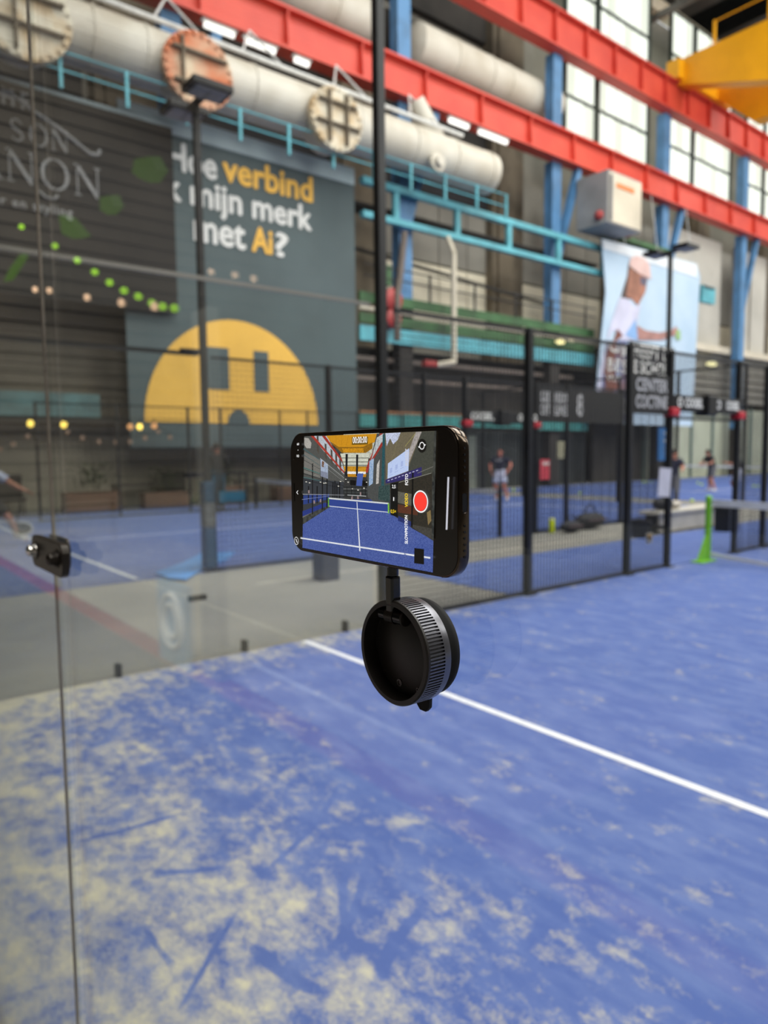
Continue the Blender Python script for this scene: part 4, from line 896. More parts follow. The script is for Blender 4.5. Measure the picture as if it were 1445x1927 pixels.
person((-14.75, 9.15, .014), math.radians(165), 'person in black hoodie and teal trousers behind the teal padded mast', {
    'elL': (.05, .3, 1.2), 'elR': (.05, -.3, 1.2), 'wrL': (.2, .22, 1.0), 'wrR': (.2, -.22, 1.0)}, mat('hoodie', (30, 30, 32), .8, noise=.1, scale=9), M_trt, M_hair, M_shoe, trousers=True, sleeve=False, sc=1.14)
e = empty('ball_cart', (-13.6, 8.95, 0), 'dark frame cart with teal tray beside the person in the black hoodie', 'cart')
for y in (8.5, 9.4):
    for x in (-13.75, -13.35): MB().box((x-.025, y-.025, .012), (x+.025, y+.025, 1.15)).build('leg', M_black, e)
MB().box((-13.78, 8.45, 1.1), (-13.32, 9.45, 1.17)).build('cart_top', M_black, e, bevel=.01)
MB().box((-13.74, 8.5, .3), (-13.36, 9.38, .6)).build('tray', M_trt, e, bevel=.02)
pl = person(C(-9.0, 1.95), math.radians(10), 'player at the far left edge stepping with a racket', {
    'pel': (0, 0, .9), 'chest': (.1, 0, 1.26), 'neck': (.16, 0, 1.42), 'head': (.2, 0, 1.53), 'crown': (.22, 0, 1.65), 'shL': (.1, .19, 1.36), 'shR': (.1, -.19, 1.36),
    'elL': (.2, .42, 1.15), 'wrL': (.3, .62, 1.02), 'knL': (.12, .36, .55), 'anL': (.0, .55, .2), 'toL': (.12, .66, .1), 'knR': (.05, -.12, .5)}, M_shw, M_dk, M_hair, M_shoe)
e = empty('padel_racket', (-9.2, 2.75, .8), 'white rimmed padel racket held by the player at the left edge', 'racket')
mb = MB(); c0 = Vector(at(42, 995, 0, -9.0)); mb.tube((-8.9, 2.55, .98), tuple(c0+Vector((0, -.1, .05))), .015, 8); mb.build('grip', M_black, e)
mb = MB(); n = 20
mb.path([tuple(c0+Vector((.05*math.cos(2*math.pi*k/n), .16*math.cos(2*math.pi*k/n), .12*math.sin(2*math.pi*k/n)))) for k in range(n+1)], .015, 6); mb.build('racket_rim', M_white, e)
mb = MB(); mb.prism([tuple(c0+Vector((.045*math.cos(2*math.pi*k/n), .145*math.cos(2*math.pi*k/n), .105*math.sin(2*math.pi*k/n)))) for k in range(n)], (0, .001, .01)); mb.build('racket_face', M_dk, e)
# ------------------------------------------------------------------ things behind the camera, mirrored by the glass
ORD = ('first', 'second', 'third', 'fourth', 'fifth', 'sixth', 'seventh', 'eighth', 'ninth', 'tenth')
M_gl = mat('lantern_green', (160, 215, 40), .5, emit=2.2)
for k, (u, v) in enumerate([(42, 427), (105, 463), (147, 490), (180, 512), (208, 532), (235, 547), (262, 558), (288, 571), (308, 577), (330, 580)]):
    p = at(u, v, 1, 3.5); p[1] = -3.5
    o = MB().ball(tuple(p), .055, 10, 7).build('green_lantern', M_gl, smooth=True)
    setp(o, 'round green lantern mirrored in the glass, %s of the string from the left' % ORD[k], 'lantern', 'green lanterns behind the viewer')
for k, (u, v) in enumerate([(68, 545), (95, 547), (166, 560), (231, 570), (293, 577), (400, 512), (445, 518), (480, 525)]):
    p = at(u, v, 1, 2.5); p[1] = -2.5
    o = MB().ball(tuple(p), .036 if k < 5 else .022, 10, 7, (1, 1, 1.3)).build('peach_bulb', mat('bulb_cafe', (255, 205, 165), .3, emit=2.2), smooth=True)
    setp(o, 'small peach bulb mirrored in the glass, %s of the row from the left' % ORD[k], 'bulb', 'peach bulbs behind the viewer')
def leafshade(pts, label):
    q = []
    for u, v in pts: p = at(u, v, 1, 3.0); p[1] = -3.0; q.append(tuple(p))
    o = MB().prism(q, (0, -.12, .03)).build('leaf_pendant', mat('leaf_green', (130, 185, 40), .5, emit=.3)); setp(o, label, 'pendant')
leafshade([(255, 300), (285, 295), (300, 322), (285, 345), (262, 335), (250, 325)], 'green leafy pendant mirrored beside the slate banner')
leafshade([(190, 372), (210, 368), (218, 390), (205, 405), (190, 395)], 'small green leafy pendant mirrored under the silver lettering')
leafshade([(112, 405), (130, 412), (158, 446), (140, 450), (118, 440)], 'drooping green leafy pendant mirrored over the black banner')
leafshade([(40, 478), (42, 485), (15, 528), (8, 530), (20, 505)], 'slim green leafy pendant mirrored at the left edge')
setp(MB().box((.33, -1.98, 0), (.6, -1.9, 2.68)).build('pale_pillar', mat('pillar_pale', (128, 122, 112), .7, noise=.08, scale=2)), 'pale upright panel mirrored in the glass beside the blue advert', 'pillar')
e = empty('advert_board', (-.06, -1.8, 0), 'light blue advert board with round logo, mirrored in the glass', 'sign board')
MB().box((-.34, -1.86, 0), (.24, -1.82, .66)).build('board', mat('board_blue', (110, 150, 180), .6, noise=.08, scale=3), e)
pts = lambda r0: [(-.05+r0*math.cos(2*math.pi*k/32), -1.815, .36+r0*1.0*math.sin(2*math.pi*k/32)) for k in range(33)]
MB().path(pts(.21), .018, 6).path(pts(.13), .018, 6).build('round_logo', M_white, e)
# ------------------------------------------------------------------ rear glass wall the phone sticks to
YG = -.012
rg = empty('rear_glass_wall', (5, YG, 0), 'clear rear glass wall of the near court that carries the phone', 'glass wall')
def rear_glass(x0, x1):
    MB().box((x0, YG, .03), (x1, 0, 3.0)).build('glass_panel', M_glass, rg)
SEAM = 4.105
rear_glass(.03, 2.05); rear_glass(2.056, SEAM-.003); rear_glass(SEAM+.003, 6.1); rear_glass(6.106, 8.1); rear_glass(8.106, 9.97)
for x in (2.053, SEAM, 6.103, 8.103): MB().box((x-.0028, YG+.0005, .03), (x+.0028, YG+.0045, 3.0)).build('seam_seal', mat('seal_brown', (158, 144, 128), .5, noise=.2, scale=4), rg)
MB().box((.0, -.03, .0), (10, .015, .029)).build('base_channel', M_black, rg)
e = empty('glass_clamp', (SEAM+.01, YG, 1.5), 'dark two bolt clamp joining the rear glass at the seam', 'glass clamp')
def rounded(w_, h_, r, n=6):
    pts = []
    for cx, cz, a0 in ((w_/2-r, h_/2-r, 0), (-w_/2+r, h_/2-r, 90), (-w_/2+r, -h_/2+r, 180), (w_/2-r, -h_/2+r, 270)):
        for k in range(n+1):
            a = math.radians(a0+90*k/n); pts.append((cx+r*math.cos(a), cz+r*math.sin(a)))
    return pts
M_clamp = mat('clamp_dark', (52, 46, 40), .35, .6, noise=.1, scale=40)
for (ya, th, wd_) in ((YG-.013, .0105, .185), (0.0003, .004, .12)):
    MB().prism([(SEAM+(.012 if wd_ > .15 else -.02)+x, ya, 1.501+z) for x, z in rounded(wd_, .05, .018)], (0, th, 0)).build('clamp_plate', M_clamp, e, bevel=.0012)
for x, m_ in ((SEAM-.05, M_chrome), (SEAM+.075, M_clamp)):
    b_ = MB().lathe([(.0115, 0), (.0115, .003), (.009, .006), (.009, .011), (.005, .014), (.001, .0148)], (x, YG-.013, 1.503), (0, -1, 0), 24).build('dome_bolt', m_, e, smooth=True)
    MB().lathe([(.014, 0), (.014, .0015)], (x, YG-.013, 1.503), (0, -1, 0), 24).build('washer', M_clamp, b_, smooth=True)
# ------------------------------------------------------------------ phone mount
DX, DZ, R0 = 4.966, 1.5375, .0300
mt = empty('suction_mount', (DX, YG, DZ), 'black round suction mount with ribbed ring and swivel arm stuck to the glass', 'phone mount')
MB().lathe([(.0276, 0), (.0282, .0012), (.0280, .0035), (.0262, .0055), (.0255, .0088)], (DX, YG-.0001, DZ), (0, -1, 0), 72).build('suction_pad', mat('rubber_black', (8, 8, 9), .75, noise=.1, scale=60), mt, smooth=True)
YF = -.0385
M_ring = mat('ring_grey', (118, 118, 124), .3, .75, noise=.08, scale=80)
MB().lathe([(.0001, 0), (.0286, 0), (.0298, .0008), (.0300, .002), (.0300, .0054)], (DX, -.0202, DZ), (0, -1, 0), 96, closed=False).build('collar', M_ring, mt, smooth=True)
# knurled band: alternating teeth
nt = 96; yb, yf = -.0254, YF+.0022; vs = []; fs = []
for k in range(nt):
    for j, (a, r) in enumerate(((0, R0), (.42, R0), (.5, R0-.0013), (.92, R0-.0013))):
        t = 2*math.pi*(k+a)/nt
        for y in (yb, yf): vs.append((DX+r*math.cos(t), y, DZ+r*math.sin(t)))
n4 = nt*4
for k in range(n4): a = 2*k; b = 2*((k+1) % n4); fs.append((a, b, b+1, a+1))
MB().add(vs, fs).build('knurled_ring', M_ring, mt)
MB().lathe([(.0294, .0), (.0300, .0004), (.0300, .0017), (.0292, .0026), (.0268, .0026), (.0264, -.004), (.0262, -.0065), (.001, -.0065)], (DX, YF+.0026, DZ), (0, -1, 0), 96, closed=False).build('front_rim', M_plastic, mt, smooth=True)
MB().lathe([(.0245, 0), (.0245, .0012), (.0240, .0016), (.0001, .0016)], (DX+.0002, YF+.0095, DZ-.0005), (0, -1, 0), 72, closed=False).build('cover_disc', M_plastic, mt, smooth=True)
for dx, dz, r in ((-.003, -.0195, .0022), (.013, -.0195, .0012), (-.017, -.0165, .0010)):
    MB().lathe([(r, 0), (r, .0005), (r*.6, .0005), (r*.6, .0001), (.0001, .0001)], (DX+dx, YF+.0079, DZ+dz), (0, -1, 0), 20, closed=False).build('screw_hole', mat('hole_rim', (70, 64, 58), .25, .6, noise=.1, scale=60), mt, smooth=True)
MB().prism([(DX+dx, YG-.001, DZ+dz) for dx, dz in ((-.006, -.028), (.006, -.028), (.0055, -.036), (.0025, -.039), (-.0025, -.039), (-.0055, -.036))], (0, -.003, 0)).build('release_tab', mat('rubber_black', (12, 12, 13)), mt, bevel=.0006)
# hinge and arm
hz = 1.5580; hy = YF+.0035; hx = 4.9630
MB().tube((hx-.0095, hy, hz), (hx-.0035, hy, hz), .0036, 24).tube((hx+.0035, hy, hz), (hx+.0105, hy, hz), .0042, 24).build('hinge_barrel', M_glossb, mt, smooth=True)
MB().lathe([(.0045, 0), (.0042, .001), (.002, .0014)], (hx+.0105, hy, hz), XP, 20).build('hinge_cap', M_plastic, mt, smooth=True)
MB().tube((hx-.0036, hy, hz), (hx+.0036, hy, hz), .0046, 28).build('hinge_eye', mat('arm_bronze', (44, 38, 33), .35, .5, noise=.1, scale=60), mt, smooth=True)
PXC, PZC, PYF = 4.967, 1.627, -.059
at0 = Vector((hx, hy, hz)); at1 = Vector((4.9645, hy-.0015, 1.612))
mb = MB(); mb.bar(at0, at0.lerp(at1, .43), .0066, .0066, (0, 1, 0)); mb.build('arm_lower', M_glossb, mt, bevel=.0012)
mb = MB(); mb.tube(at0.lerp(at1, .435), at1, .0034, 24); mb.build('arm_upper', M_glossb, mt, smooth=True)
mb = MB(); mb.ball(tuple(at1), .0046, 20, 14); mb.build('ball_joint', M_glossb, mt, smooth=True)
MB().lathe([(.026, 0), (.0275, .001), (.0275, .0045), (.026, .0055), (.001, .0055)], (PXC, PYF+.0074+.0056, PZC), (0, -1, 0), 64).build('magnet_plate', M_plastic, mt, smooth=True)
MB().tube((at1.x, at1.y, at1.z), (at1.x, PYF+.0125, at1.z+.004), .003, 16).build('plate_neck', M_plastic, mt, smooth=True)
# ------------------------------------------------------------------ phone
ph = empty('smartphone', (PXC, PYF, PZC-.03575), 'black landscape smartphone filming the court, held on the suction mount', 'phone')
PW, PH, TH = .1467, .0715, .0074
outl = rounded(PW, PH, .0115, 12)
def slab(pts, y0, th, inset=0): return MB().prism([(PXC+x, y0, PZC+z) for x, z in pts], (0, th, 0))
slab(outl, PYF+.0004, TH-.0008).build('steel_frame', M_frame, ph, bevel=.0007, smooth=True)
M_bezel = mat('bezel_black', (40, 33, 26), .24, noise=.06, scale=50)
slab(rounded(PW-.0018, PH-.0018, .0108, 12), PYF-.0001, .0008).build('front_glass', M_bezel, ph, smooth=True)
slab(rounded(PW-.0018, PH-.0018, .0108, 12), PYF+TH-.0006, .0008).build('back_glass', M_glossb, ph, smooth=True)
MB().box((PXC-.066, PYF+TH, PZC+.0-.001), (PXC-.036, PYF+TH+.0018, PZC+.031)).build('camera_bump', M_glossb, ph, bevel=.0008)
XE = PXC+PW/2
port = MB().prism([(XE-.0002, PYF+TH/2+y, PZC+z) for z, y in rounded(.0088, .0028, .00135)], (.0004, 0, 0)).build('charging_port', mat('port_dark', (4, 4, 4), .4, noise=.1, scale=50), ph)
port_rim = MB().path([(XE+.0001, PYF+TH/2+y, PZC+z) for z, y in rounded(.0094, .0034, .0016)+[rounded(.0094, .0034, .0016)[0]]], .00018, 5).build('port_rim', M_frame, ph)
for s in (-1, 1):
    for k in range(6): MB().tube((XE-.0002, PYF+TH/2, PZC+s*(.0105+k*.0029)), (XE+.0003, PYF+TH/2, PZC+s*(.0105+k*.0029)), .00062, 12).build('speaker_hole', mat('port_dark', (4, 4, 4)), ph)
MB().box((PXC+PW/2-.0125, PYF+.001, PZC-PH/2-.0001), (PXC+PW/2-.0119, PYF+TH-.001, PZC-PH/2+.0002)).build('antenna_band', M_plastic, ph)
MB().box((PXC-PW/2+.0040, PYF-.0003, PZC-.0055), (PXC-PW/2+.0046, PYF-.0001, PZC+.0055)).build('ear_speaker', M_glossb, ph)
MB().lathe([(.0009, 0), (.0001, .0001)], (PXC-PW/2+.0046, PYF-.00015, PZC+.0205), (0, -1, 0), 16).build('front_camera', M_glossb, ph)
# --- lit screen: everything on it is flat print in thin layers
YS = PYF-.0002
LAY = [0]
def em(name, c, s=1.0, **k): return mat(name, c, .5, emit=s, **k)
def SP(u, v, d=0): p = at(u, v, 1, YS); return (p[0], YS-.00001*d, p[2])
def z2(x, y): return (540+x*360/1445., 790+y*310/1244.)     # crop pixels of the phone close-up
scr = None
def spoly(name, pts, m, crop=True, par=None, d=None):
    global scr
    LAY[0] += 1; dd = LAY[0] if d is None else d
    q = [SP(*(z2(*p) if crop else p), dd) for p in pts]
    me = bpy.data.meshes.new(name); me.from_pydata(q, [], [tuple(range(len(q)))]); me.materials.append(m)
    o = bpy.data.objects.new(name, me); COL.objects.link(o); o.parent = par or scr or ph
    if o.parent == ph: o.matrix_parent_inverse = parent_inv(ph)
    else: o.matrix_parent_inverse = Matrix.Identity(4)
    return o
scr = None
scr = spoly('screen', [(131, 125), (1128, 83), (1101, 1153), (117, 966)], em('scr_base', (74, 76, 72), .9, noise=.3, scale=400, c2=(44, 46, 46)))
def sp(name, pts, c, s=.95, c2=None, sc=600, stretch=None, nz=.2):
    sc = max(sc*2.2, 1500)
    if c2: c2 = tuple(c[i]*.5+c2[i]*.5 for i in range(3))
    key = 'scr_%d_%d_%d_%s' % (c[0], c[1], c[2], name)
    return spoly(name, pts, em(key, c, s, noise=nz, scale=sc, c2=c2, stretch=stretch))
# court, far scene, left wall, crane
sp('preview_court', [(120, 790), (330, 655), (430, 600), (640, 600), (700, 640), (800, 720), (1105, 915), (1101, 1153), (117, 966)], (44, 64, 134), .95, (150, 168, 228), 900, (1, 1, 2.2))
sp('preview_court_far', [(330, 650), (470, 575), (620, 575), (790, 700), (640, 690), (450, 665)], (40, 58, 128), .9, (60, 80, 150))
sp('preview_left_wall', [(131, 125), (190, 122), (440, 420), (440, 560), (340, 590), (125, 560)], (92, 92, 88), .9, (52, 56, 56), 500, (1, 1, 2))
sp('preview_left_panel', [(131, 240), (250, 300), (250, 440), (128, 400)], (128, 126, 120), .9, (84, 86, 82), 500)
sp('preview_pipe', [(131, 135), (165, 140), (185, 175), (180, 215), (150, 215), (131, 190)], (188, 184, 176), .9, (120, 116, 110))
sp('preview_windows', [(190, 122), (300, 122), (420, 330), (440, 420), (400, 380), (260, 215)], (196, 204, 214), .95, (120, 124, 122), 900)
for k, x in enumerate((225, 285, 330, 365, 395)): sp('preview_window_pier', [(x, 123+(x-225)*.9), (x+14, 123+(x-225)*1.05), (x+18, 260+(x-225)*.8), (x+2, 235+(x-225)*.8)], (84, 78, 70))
sp('preview_red_beam', [(180, 122), (205, 122), (450, 410), (450, 425)], (178, 62, 50))
sp('preview_red_beam', [(265, 122), (290, 122), (440, 330), (438, 345)], (168, 56, 48))
sp('preview_fence', [(125, 440), (440, 470), (440, 600), (330, 600), (125, 700)], (62, 66, 72), .9, (32, 34, 38), 1500, (4, 1, 1))
sp('preview_left_court', [(125, 570), (320, 560), (320, 600), (125, 640)], (48, 70, 140), .9)
sp('preview_side_strip', [(120, 690), (300, 625), (300, 640), (120, 740)], (124, 122, 114), .9)
sp('preview_side_turf', [(120, 690), (290, 625), (330, 640), (120, 730)], (44, 62, 140), .9)
for x, y0, y1 in ((195, 330, 715), (270, 420, 680), (305, 420, 665), (165, 500, 630), (230, 500, 630), (365, 460, 620), (400, 470, 610), (380, 480, 612), (350, 470, 600)): sp('preview_post', [(x-4, y0), (x+4, y0), (x+3, y1), (x-5, y1)], (24, 24, 26), .8)
sp('preview_poster', [(255, 290), (312, 335), (312, 445), (258, 420)], (176, 190, 214), .95)
sp('preview_poster_face', [(268, 310), (285, 318), (280, 360), (265, 352)], (122, 88, 70))
sp('preview_poster_text', [(258, 385), (310, 400), (310, 445), (258, 425)], (104, 112, 136), .9, (220, 222, 228), 2500)
sp('preview_back_wall', [(440, 260), (630, 260), (640, 600), (430, 600)], (44, 44, 44), .9, (88, 88, 86), 700)
sp('preview_roof', [(430, 110), (700, 100), (640, 290), (430, 290)], (206, 206, 190), .95, (120, 124, 112), 500)
sp('preview_roof_glazing', [(405, 255), (625, 255), (610, 350), (435, 350)], (216, 218, 200), .95, (150, 152, 136), 500, (.4, 1, 3))
for y in (285, 315, 340): sp('preview_roof_bar', [(410, y), (622, y), (620, y+6), (412, y+6)], (112, 112, 100))
sp('preview_crane', [(300, 120), (690, 104), (690, 160), (575, 205), (395, 205), (330, 165)], (210, 148, 30), .95, (186, 126, 20), 300)
sp('preview_crane', [(330, 170), (395, 205), (575, 205), (650, 170), (650, 215), (600, 250), (420, 250)], (158, 110, 22), .9, (104, 76, 26), 500)
sp('preview_crane', [(420, 215), (580, 215), (585, 248), (430, 246)], (216, 150, 26), .95)
sp('preview_crane', [(430, 350), (615, 355), (600, 392), (440, 390)], (214, 152, 34), .95)
sp('preview_glare', [(460, 390), (600, 392), (600, 412), (460, 410)], (244, 246, 248), 1.0)
sp('preview_crane', [(460, 408), (605, 410), (600, 432), (465, 430)], (206, 142, 30), .95)
sp('preview_hanging_banner', [(447, 258), (464, 258), (460, 425), (446, 425)], (26, 27, 32), .9); sp('preview_hanging_banner', [(527, 262), (543, 262), (540, 425), (526, 425)], (26, 27, 32), .9)
sp('preview_blue_banner', [(536, 405), (582, 405), (570, 500), (528, 498)], (62, 84, 156), .95, (104, 124, 186), 2500)
sp('preview_dark_board', [(482, 455), (526, 458), (524, 495), (482, 492)], (14, 14, 15)); sp('preview_dark_board', [(574, 460), (612, 460), (612, 500), (574, 498)], (14, 14, 15))
sp('preview_far_fence', [(430, 500), (640, 500), (640, 580), (430, 585)], (40, 42, 42), .9, (74, 78, 78), 1800, (3, 1, 1))
# fine lines of the hall in the preview
def pline(a, b, w_, c, wb=None):
    wb = w_ if wb is None else wb
    sp('preview_beam_line', [(a[0], a[1]), (b[0], b[1]), (b[0], b[1]+wb), (a[0], a[1]+w_)], c, .9, nz=.05)
for a, b, w_, c in [((131, 215), (250, 300), 7, (66, 104, 110)), ((131, 262), (255, 345), 5, (58, 92, 98)), ((131, 300), (255, 372), 4, (44, 48, 50)), ((131, 358), (256, 405), 8, (58, 112, 108)), ((131, 372), (256, 416), 4, (30, 34, 34)),
                    ((131, 405), (440, 500), 4, (26, 28, 30)), ((131, 430), (256, 458), 7, (74, 112, 112)), ((256, 290), (440, 440), 4, (196, 198, 196)), ((262, 330), (440, 470), 3, (150, 152, 150)), ((318, 350), (442, 455), 3, (120, 124, 124)),
                    ((131, 330), (256, 388), 3, (110, 108, 104)), ((131, 452), (440, 520), 3, (20, 22, 24)), ((125, 560), (440, 568), 3, (196, 198, 204)), ((120, 600), (320, 575), 3, (150, 160, 196)), ((640, 520), (790, 500), 3, (24, 28, 30)), ((640, 560), (790, 556), 3, (150, 156, 156)),
                    ((432, 520), (640, 522), 3, (150, 152, 150)), ((440, 545), (640, 550), 3, (90, 96, 96))]: pline(a, b, w_, c, w_*.6)
for x, y in ((152, 468), (178, 475), (260, 470), (286, 478), (300, 476), (412, 465), (396, 500), (452, 448), (470, 470), (500, 520), (545, 530), (590, 515), (610, 470), (622, 455)): sp('preview_lamp', [(x-5, y-3), (x+6, y-2), (x+5, y+4), (x-5, y+3)], (232, 228, 214), .95, nz=.03)
for x, y in ((174, 545), (214, 622), (262, 612), (500, 590), (545, 588), (565, 560)): sp('preview_player', [(x-5, y-14), (x+5, y-14), (x+6, y+10), (x-6, y+10)], (176, 150, 146), .9, (40, 42, 60), nz=.4)
for x0, x1 in ((460, 462), (495, 497), (523, 524), (575, 577), (600, 602)): sp('preview_post', [(x0, 505), (x1+2, 505), (x1+2, 580), (x0, 580)], (20, 20, 22), .8)
for k in range(7): sp('preview_girder_joint', [(330+k*48, 122-k*2), (332+k*48, 122-k*2), (345+k*38, 200-k*2), (343+k*38, 200-k*2)], (178, 122, 22), .9, nz=.03)
# right wall
sp('preview_right_wall', [(690, 104), (760, 100), (800, 600), (690, 640), (620, 580), (615, 400)], (82, 84, 82), .9, (50, 54, 56), 500, (2, 1, 1))
sp('preview_red_beam', [(700, 140), (735, 103), (715, 103), (610, 360), (606, 400), (620, 400)], (172, 60, 50)); 
sp('preview_right_windows', [(690, 135), (740, 103), (728, 200), (640, 330)], (200, 208, 212), .95, (110, 112, 108), 900)
sp('preview_red_beam', [(728, 165), (735, 190), (620, 370), (615, 360)], (164, 56, 48))
sp('preview_teal_column', [(735, 110), (752, 108), (745, 560), (722, 540)], (44, 90, 98), .9); sp('preview_white_sheet', [(690, 340), (712, 300), (704, 480), (684, 485)], (204, 200, 194))
sp('preview_blue_poster', [(634, 310), (668, 290), (660, 480), (630, 500)], (170, 190, 214), .95, (60, 110, 170), 700)
sp('preview_teal_window', [(706, 500), (790, 490), (788, 620), (700, 600)], (40, 62, 62), .9, (100, 120, 116), 900)
# glass reflection with picture and panel
sp('preview_photo_mural', [(752, 100), (1125, 85), (1110, 450), (760, 470)], (120, 110, 88), .9, (76, 74, 58), 500, (3, 1, 1))
sp('preview_mural_sky', [(756, 102), (870, 96), (850, 150), (815, 185), (790, 140), (765, 200)], (206, 214, 240), .95)
sp('preview_mural_road', [(985, 92), (1030, 90), (930, 330), (880, 400), (900, 330)], (176, 168, 164), .95)
sp('preview_mural_shade', [(1030, 90), (1125, 86), (1112, 470), (900, 440)], (66, 68, 60), .9, (84, 84, 76), 300)
sp('preview_sponsor_panel', [(775, 330), (935, 215), (930, 385), (772, 445)], (190, 206, 240), .97, (170, 188, 232), 900)
sp('preview_indigo_strip', [(758, 452), (1030, 355), (1030, 440), (758, 480)], (52, 46, 106), .95, (40, 36, 80), 500)
sp('preview_dark_room', [(790, 478), (1110, 400), (1105, 900), (960, 820), (800, 700)], (44, 42, 36), .9, (68, 60, 48), 500)
sp('preview_room_light', [(850, 540), (960, 560), (955, 650), (850, 625)], (104, 102, 92), .9)
sp('preview_room_wood', [(800, 630), (1000, 660), (1000, 720), (860, 700), (800, 665)], (100, 58, 40), .9, (52, 32, 26), 1200, (.3, 1, 3))
sp('preview_far_turf', [(855, 725), (955, 770), (950, 805), (850, 760)], (44, 56, 120), .9); sp('preview_outer_floor', [(960, 790), (1108, 820), (1105, 905), (960, 810)], (74, 72, 66), .9)
sp('preview_post', [(958, 400), (970, 398), (962, 810), (950, 800)], (20, 20, 18), .8)
sp('preview_dark_strip', [(798, 480), (852, 470), (850, 735), (795, 715)], (18, 19, 18), .8)
sp('preview_person', [(1070, 700), (1098, 680), (1104, 760), (1080, 795)], (150, 120, 80), .9, (60, 90, 50), 1500)
for a, b, w_, c in [((648, 330), (700, 640), 4, (40, 60, 66)), ((716, 300), (706, 620), 4, (30, 34, 36)), ((770, 120), (800, 300), 3, (96, 90, 70)), ((860, 110), (800, 330), 4, (150, 148, 100)), ((905, 200), (985, 100), 5, (168, 160, 96)), ((1000, 400), (1120, 350), 5, (120, 118, 110)), ((860, 470), (1105, 400), 4, (150, 150, 140))]: pline(a, b, w_, c)
for k in range(3):
    x = 800+k*42; y = 395-k*26
    sp('preview_panel_figure', [(x-9, y-26), (x+9, y-36), (x+9, y+2), (x-9, y+12)], (160, 176, 222), .95, (190, 206, 240), nz=.3)
    sp('preview_panel_rule', [(x-14, y+26), (x+14, y+12), (x+14, y+15), (x-14, y+29)], (150, 166, 214), .95, nz=.05)
for k in range(9): sp('preview_strip_word', [(775+k*27, 458-k*9.5), (790+k*27, 453-k*9.5), (790+k*27, 459-k*9.5), (775+k*27, 464-k*9.5)], (196, 196, 226), .9, nz=.05)
for k in range(4): sp('preview_window_pane', [(642+k*20, 255-k*36), (644+k*20, 252-k*36), (646+k*20, 310-k*36), (644+k*20, 313-k*36)], (96, 94, 88), .9, nz=.05)
# nets and lines
W_ = (236, 240, 246)
sp('preview_net_mesh', [(335, 598), (778, 635), (782, 695), (335, 650)], (46, 66, 138), .95, (52, 74, 150), 2500)
sp('preview_net_tape', [(330, 586), (785, 626), (785, 637), (330, 597)], (220, 224, 226), .95, nz=.08); sp('preview_net_post', [(326, 588), (334, 588), (334, 655), (326, 655)], (110, 176, 60)); sp('preview_net_post', [(778, 630), (789, 630), (790, 705), (779, 705)], (130, 204, 70))
sp('preview_line', [(335, 648), (780, 694), (780, 699), (335, 653)], W_, .9, nz=.05); sp('preview_net_tape', [(472, 565), (615, 574), (615, 578), (472, 569)], (210, 214, 216), .9, nz=.05)
sp('preview_line', [(543, 620), (548, 620), (572, 990), (563, 990)], W_, .98, nz=.05)
sp('preview_line', [(119, 886), (1100, 1034), (1100, 1047), (119, 896)], W_, .98, nz=.05)
# interface
def stext(s, pa, pb, m, rot=False, bold=.00004, hgt=None):
    """pa lower-left, pb lower-right (crop px) of the run; hgt in metres"""
    a = Vector(SP(*z2(*pa), 0)); b = Vector(SP(*z2(*pb), 0)); LAY[0] += 1
    ux = (b-a).normalized(); uy = ux.cross(Vector((0, 1, 0))); uy = -uy
    if uy.dot(Vector((0, 0, 1))) < -.01 and not rot: uy = -uy
    vs, fs = text_pts(s); mn = vs.min(0); mx = vs.max(0); sx = (b-a).length/(mx[0]-mn[0]); sy = hgt/(mx[1]-mn[1])
    mb = MB()
    for j, (dx, dy) in enumerate(((0, 0), (bold, 0), (-bold, 0), (0, bold), (0, -bold))):
        mb.add([a+ux*((v[0]-mn[0])*sx+dx)+uy*((v[1]-mn[1])*sy+dy)+Vector((0, -.00001*(LAY[0]+j*.1), 0)) for v in vs], fs)
    me = bpy.data.meshes.new('screen_text'); me.from_pydata(mb.v, [], mb.f); me.materials.append(m)
    o = bpy.data.objects.new('screen_text', me); COL.objects.link(o); o.parent = scr; return o
WH = em('ui_white', (250, 250, 250), 1.05); YE = em('ui_yellow', (250, 214, 40), 1.0)
sp('timer_plate', [(508, 132), (630, 128), (628, 186), (508, 190)], (126, 96, 22), .9)
stext('00:00:00', (515, 178), (622, 174), WH, hgt=.0034)
UPW = dict(rot=True)
def vtext(s, x, y0, y1, h, m):   # text reading upward, baseline on the right
    a = Vector(SP(*z2(x, y0), 0)); b = Vector(SP(*z2(x, y1), 0)); LAY[0] += 1
    ux = Vector((0, 0, 1)); uy = Vector((-1, 0, 0)); vs, fs = text_pts(s); mn = vs.min(0); mx = vs.max(0); sx = (b-a).length/(mx[0]-mn[0]); sy = h/(mx[1]-mn[1]); mb = MB(); bd = .00006
    for j, (dx, dy) in enumerate(((0, 0), (bd, 0), (-bd, 0), (0, bd), (0, -bd))):
        mb.add([a+ux*((v[0]-mn[0])*sx+dx)+uy*((v[1]-mn[1])*sy+dy)+Vector((0, -.00001*(LAY[0]+j*.1), 0)) for v in vs], fs)
    me = bpy.data.meshes.new('screen_text'); me.from_pydata(mb.v, [], mb.f); me.materials.append(m)
    o = bpy.data.objects.new('screen_text', me); COL.objects.link(o); o.parent = scr; return o
vtext('SLOWMOTION', 930, 935, 722, .0022, WH); vtext('VIDEO', 931, 658, 556, .0022, YE); vtext('FOTO', 933, 492, 410, .0022, WH); vtext('PORTRET', 935, 345, 218, .0022, em('ui_white_dim', (215, 215, 225), .9)); vtext('LAPSE', 922, 1050, 985, .0018, em('ui_grey', (90, 104, 160), .9))
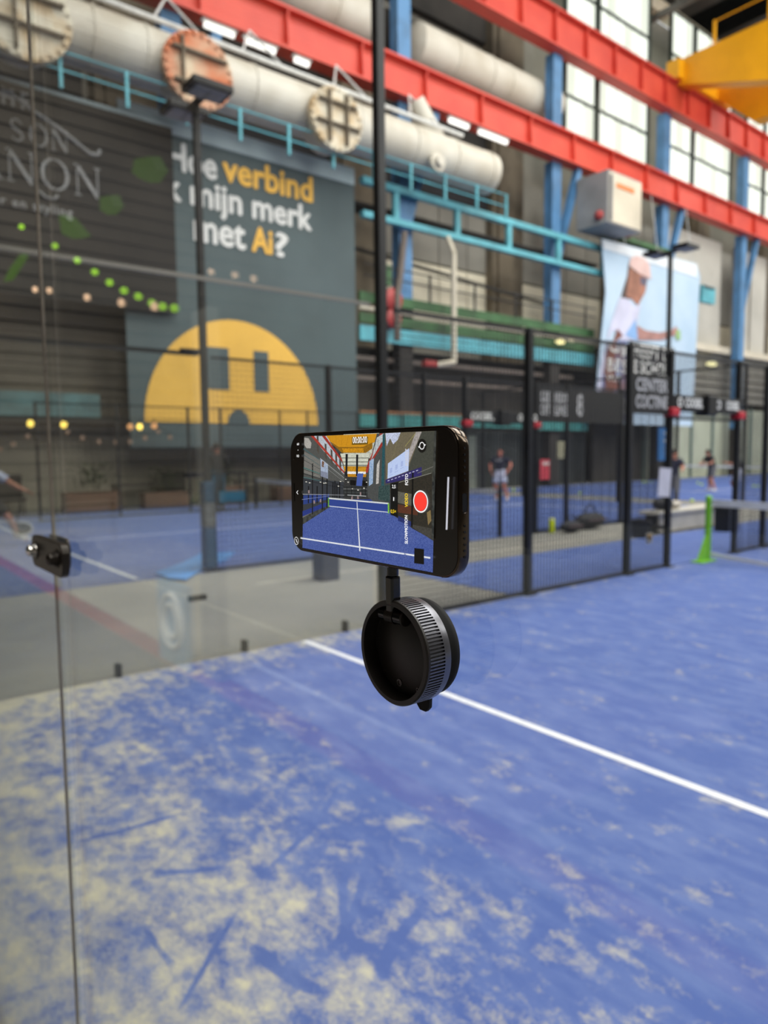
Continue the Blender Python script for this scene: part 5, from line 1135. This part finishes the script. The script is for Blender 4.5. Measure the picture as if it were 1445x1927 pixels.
stext('2,5', (812, 518), (838, 520), WH, hgt=.0019); stext('1', (821, 610), (827, 611), WH, hgt=.0018); stext('0,5×', (802, 706), (842, 708), YE, hgt=.0020)
def disc(name, cx, cy, r, m, seg=40, r0=0):
    c = SP(*z2(cx, cy)); LAY[0] += 1; y = YS-.00001*LAY[0]
    pts = [(c[0]+r*math.cos(2*math.pi*k/seg), y, c[2]+r*math.sin(2*math.pi*k/seg)) for k in range(seg)]
    if r0: 
        pts += [(c[0]+r0*math.cos(2*math.pi*k/seg), y, c[2]+r0*math.sin(2*math.pi*k/seg)) for k in range(seg)]; fs = [(k, (k+1) % seg, seg+(k+1) % seg, seg+k) for k in range(seg)]
    else: fs = [tuple(range(seg))]
    me = bpy.data.meshes.new(name); me.from_pydata(pts, [], fs); me.materials.append(m); o = bpy.data.objects.new(name, me); COL.objects.link(o); o.parent = scr; return o
disc('record_ring', 1028, 616, .00535, WH); disc('record_gap', 1028, 616, .0047, em('ui_dark', (40, 20, 20), .6)); disc('record_button', 1028, 616, .00452, em('ui_red', (255, 66, 54), 1.0))
disc('flip_button', 1039, 196, .0033, em('ui_black', (32, 30, 26), .6)); disc('flip_arrows', 1039, 196, .0018, WH, r0=.0014); 
for dx, dy in ((-22, 8), (22, -8)): sp('arrow_head', [(1039+dx-7, 196+dy-6), (1039+dx+8, 196+dy), (1039+dx, 196+dy+10)], (250, 250, 250), 1.0, nz=.01)
sp('gallery_thumbnail', [(982, 966), (1055, 974), (1055, 1090), (980, 1080)], (18, 16, 13), .8)
# marks outside the picture, on the bezel
spoly('swipe_bar', [(1233, 432), (1246, 432), (1232, 828), (1219, 828)], em('ui_bar', (206, 206, 216), .95))
stext('60', (94, 192), (110, 191), WH, hgt=.0013); stext('HD', (92, 281), (110, 281), WH, hgt=.0013); disc('dot', 102, 228, .0003, WH, 12)
disc('flash_ring', 90, 912, .0024, WH, 32, .0021); sp('flash_slash', [(84, 900), (88, 897), (98, 925), (94, 928)], (250, 250, 250), 1.0, nz=.01)
sp('chevron', [(101, 532), (104, 534), (95, 547), (104, 560), (101, 563), (90, 547)], (250, 250, 250), 1.0, nz=.01)
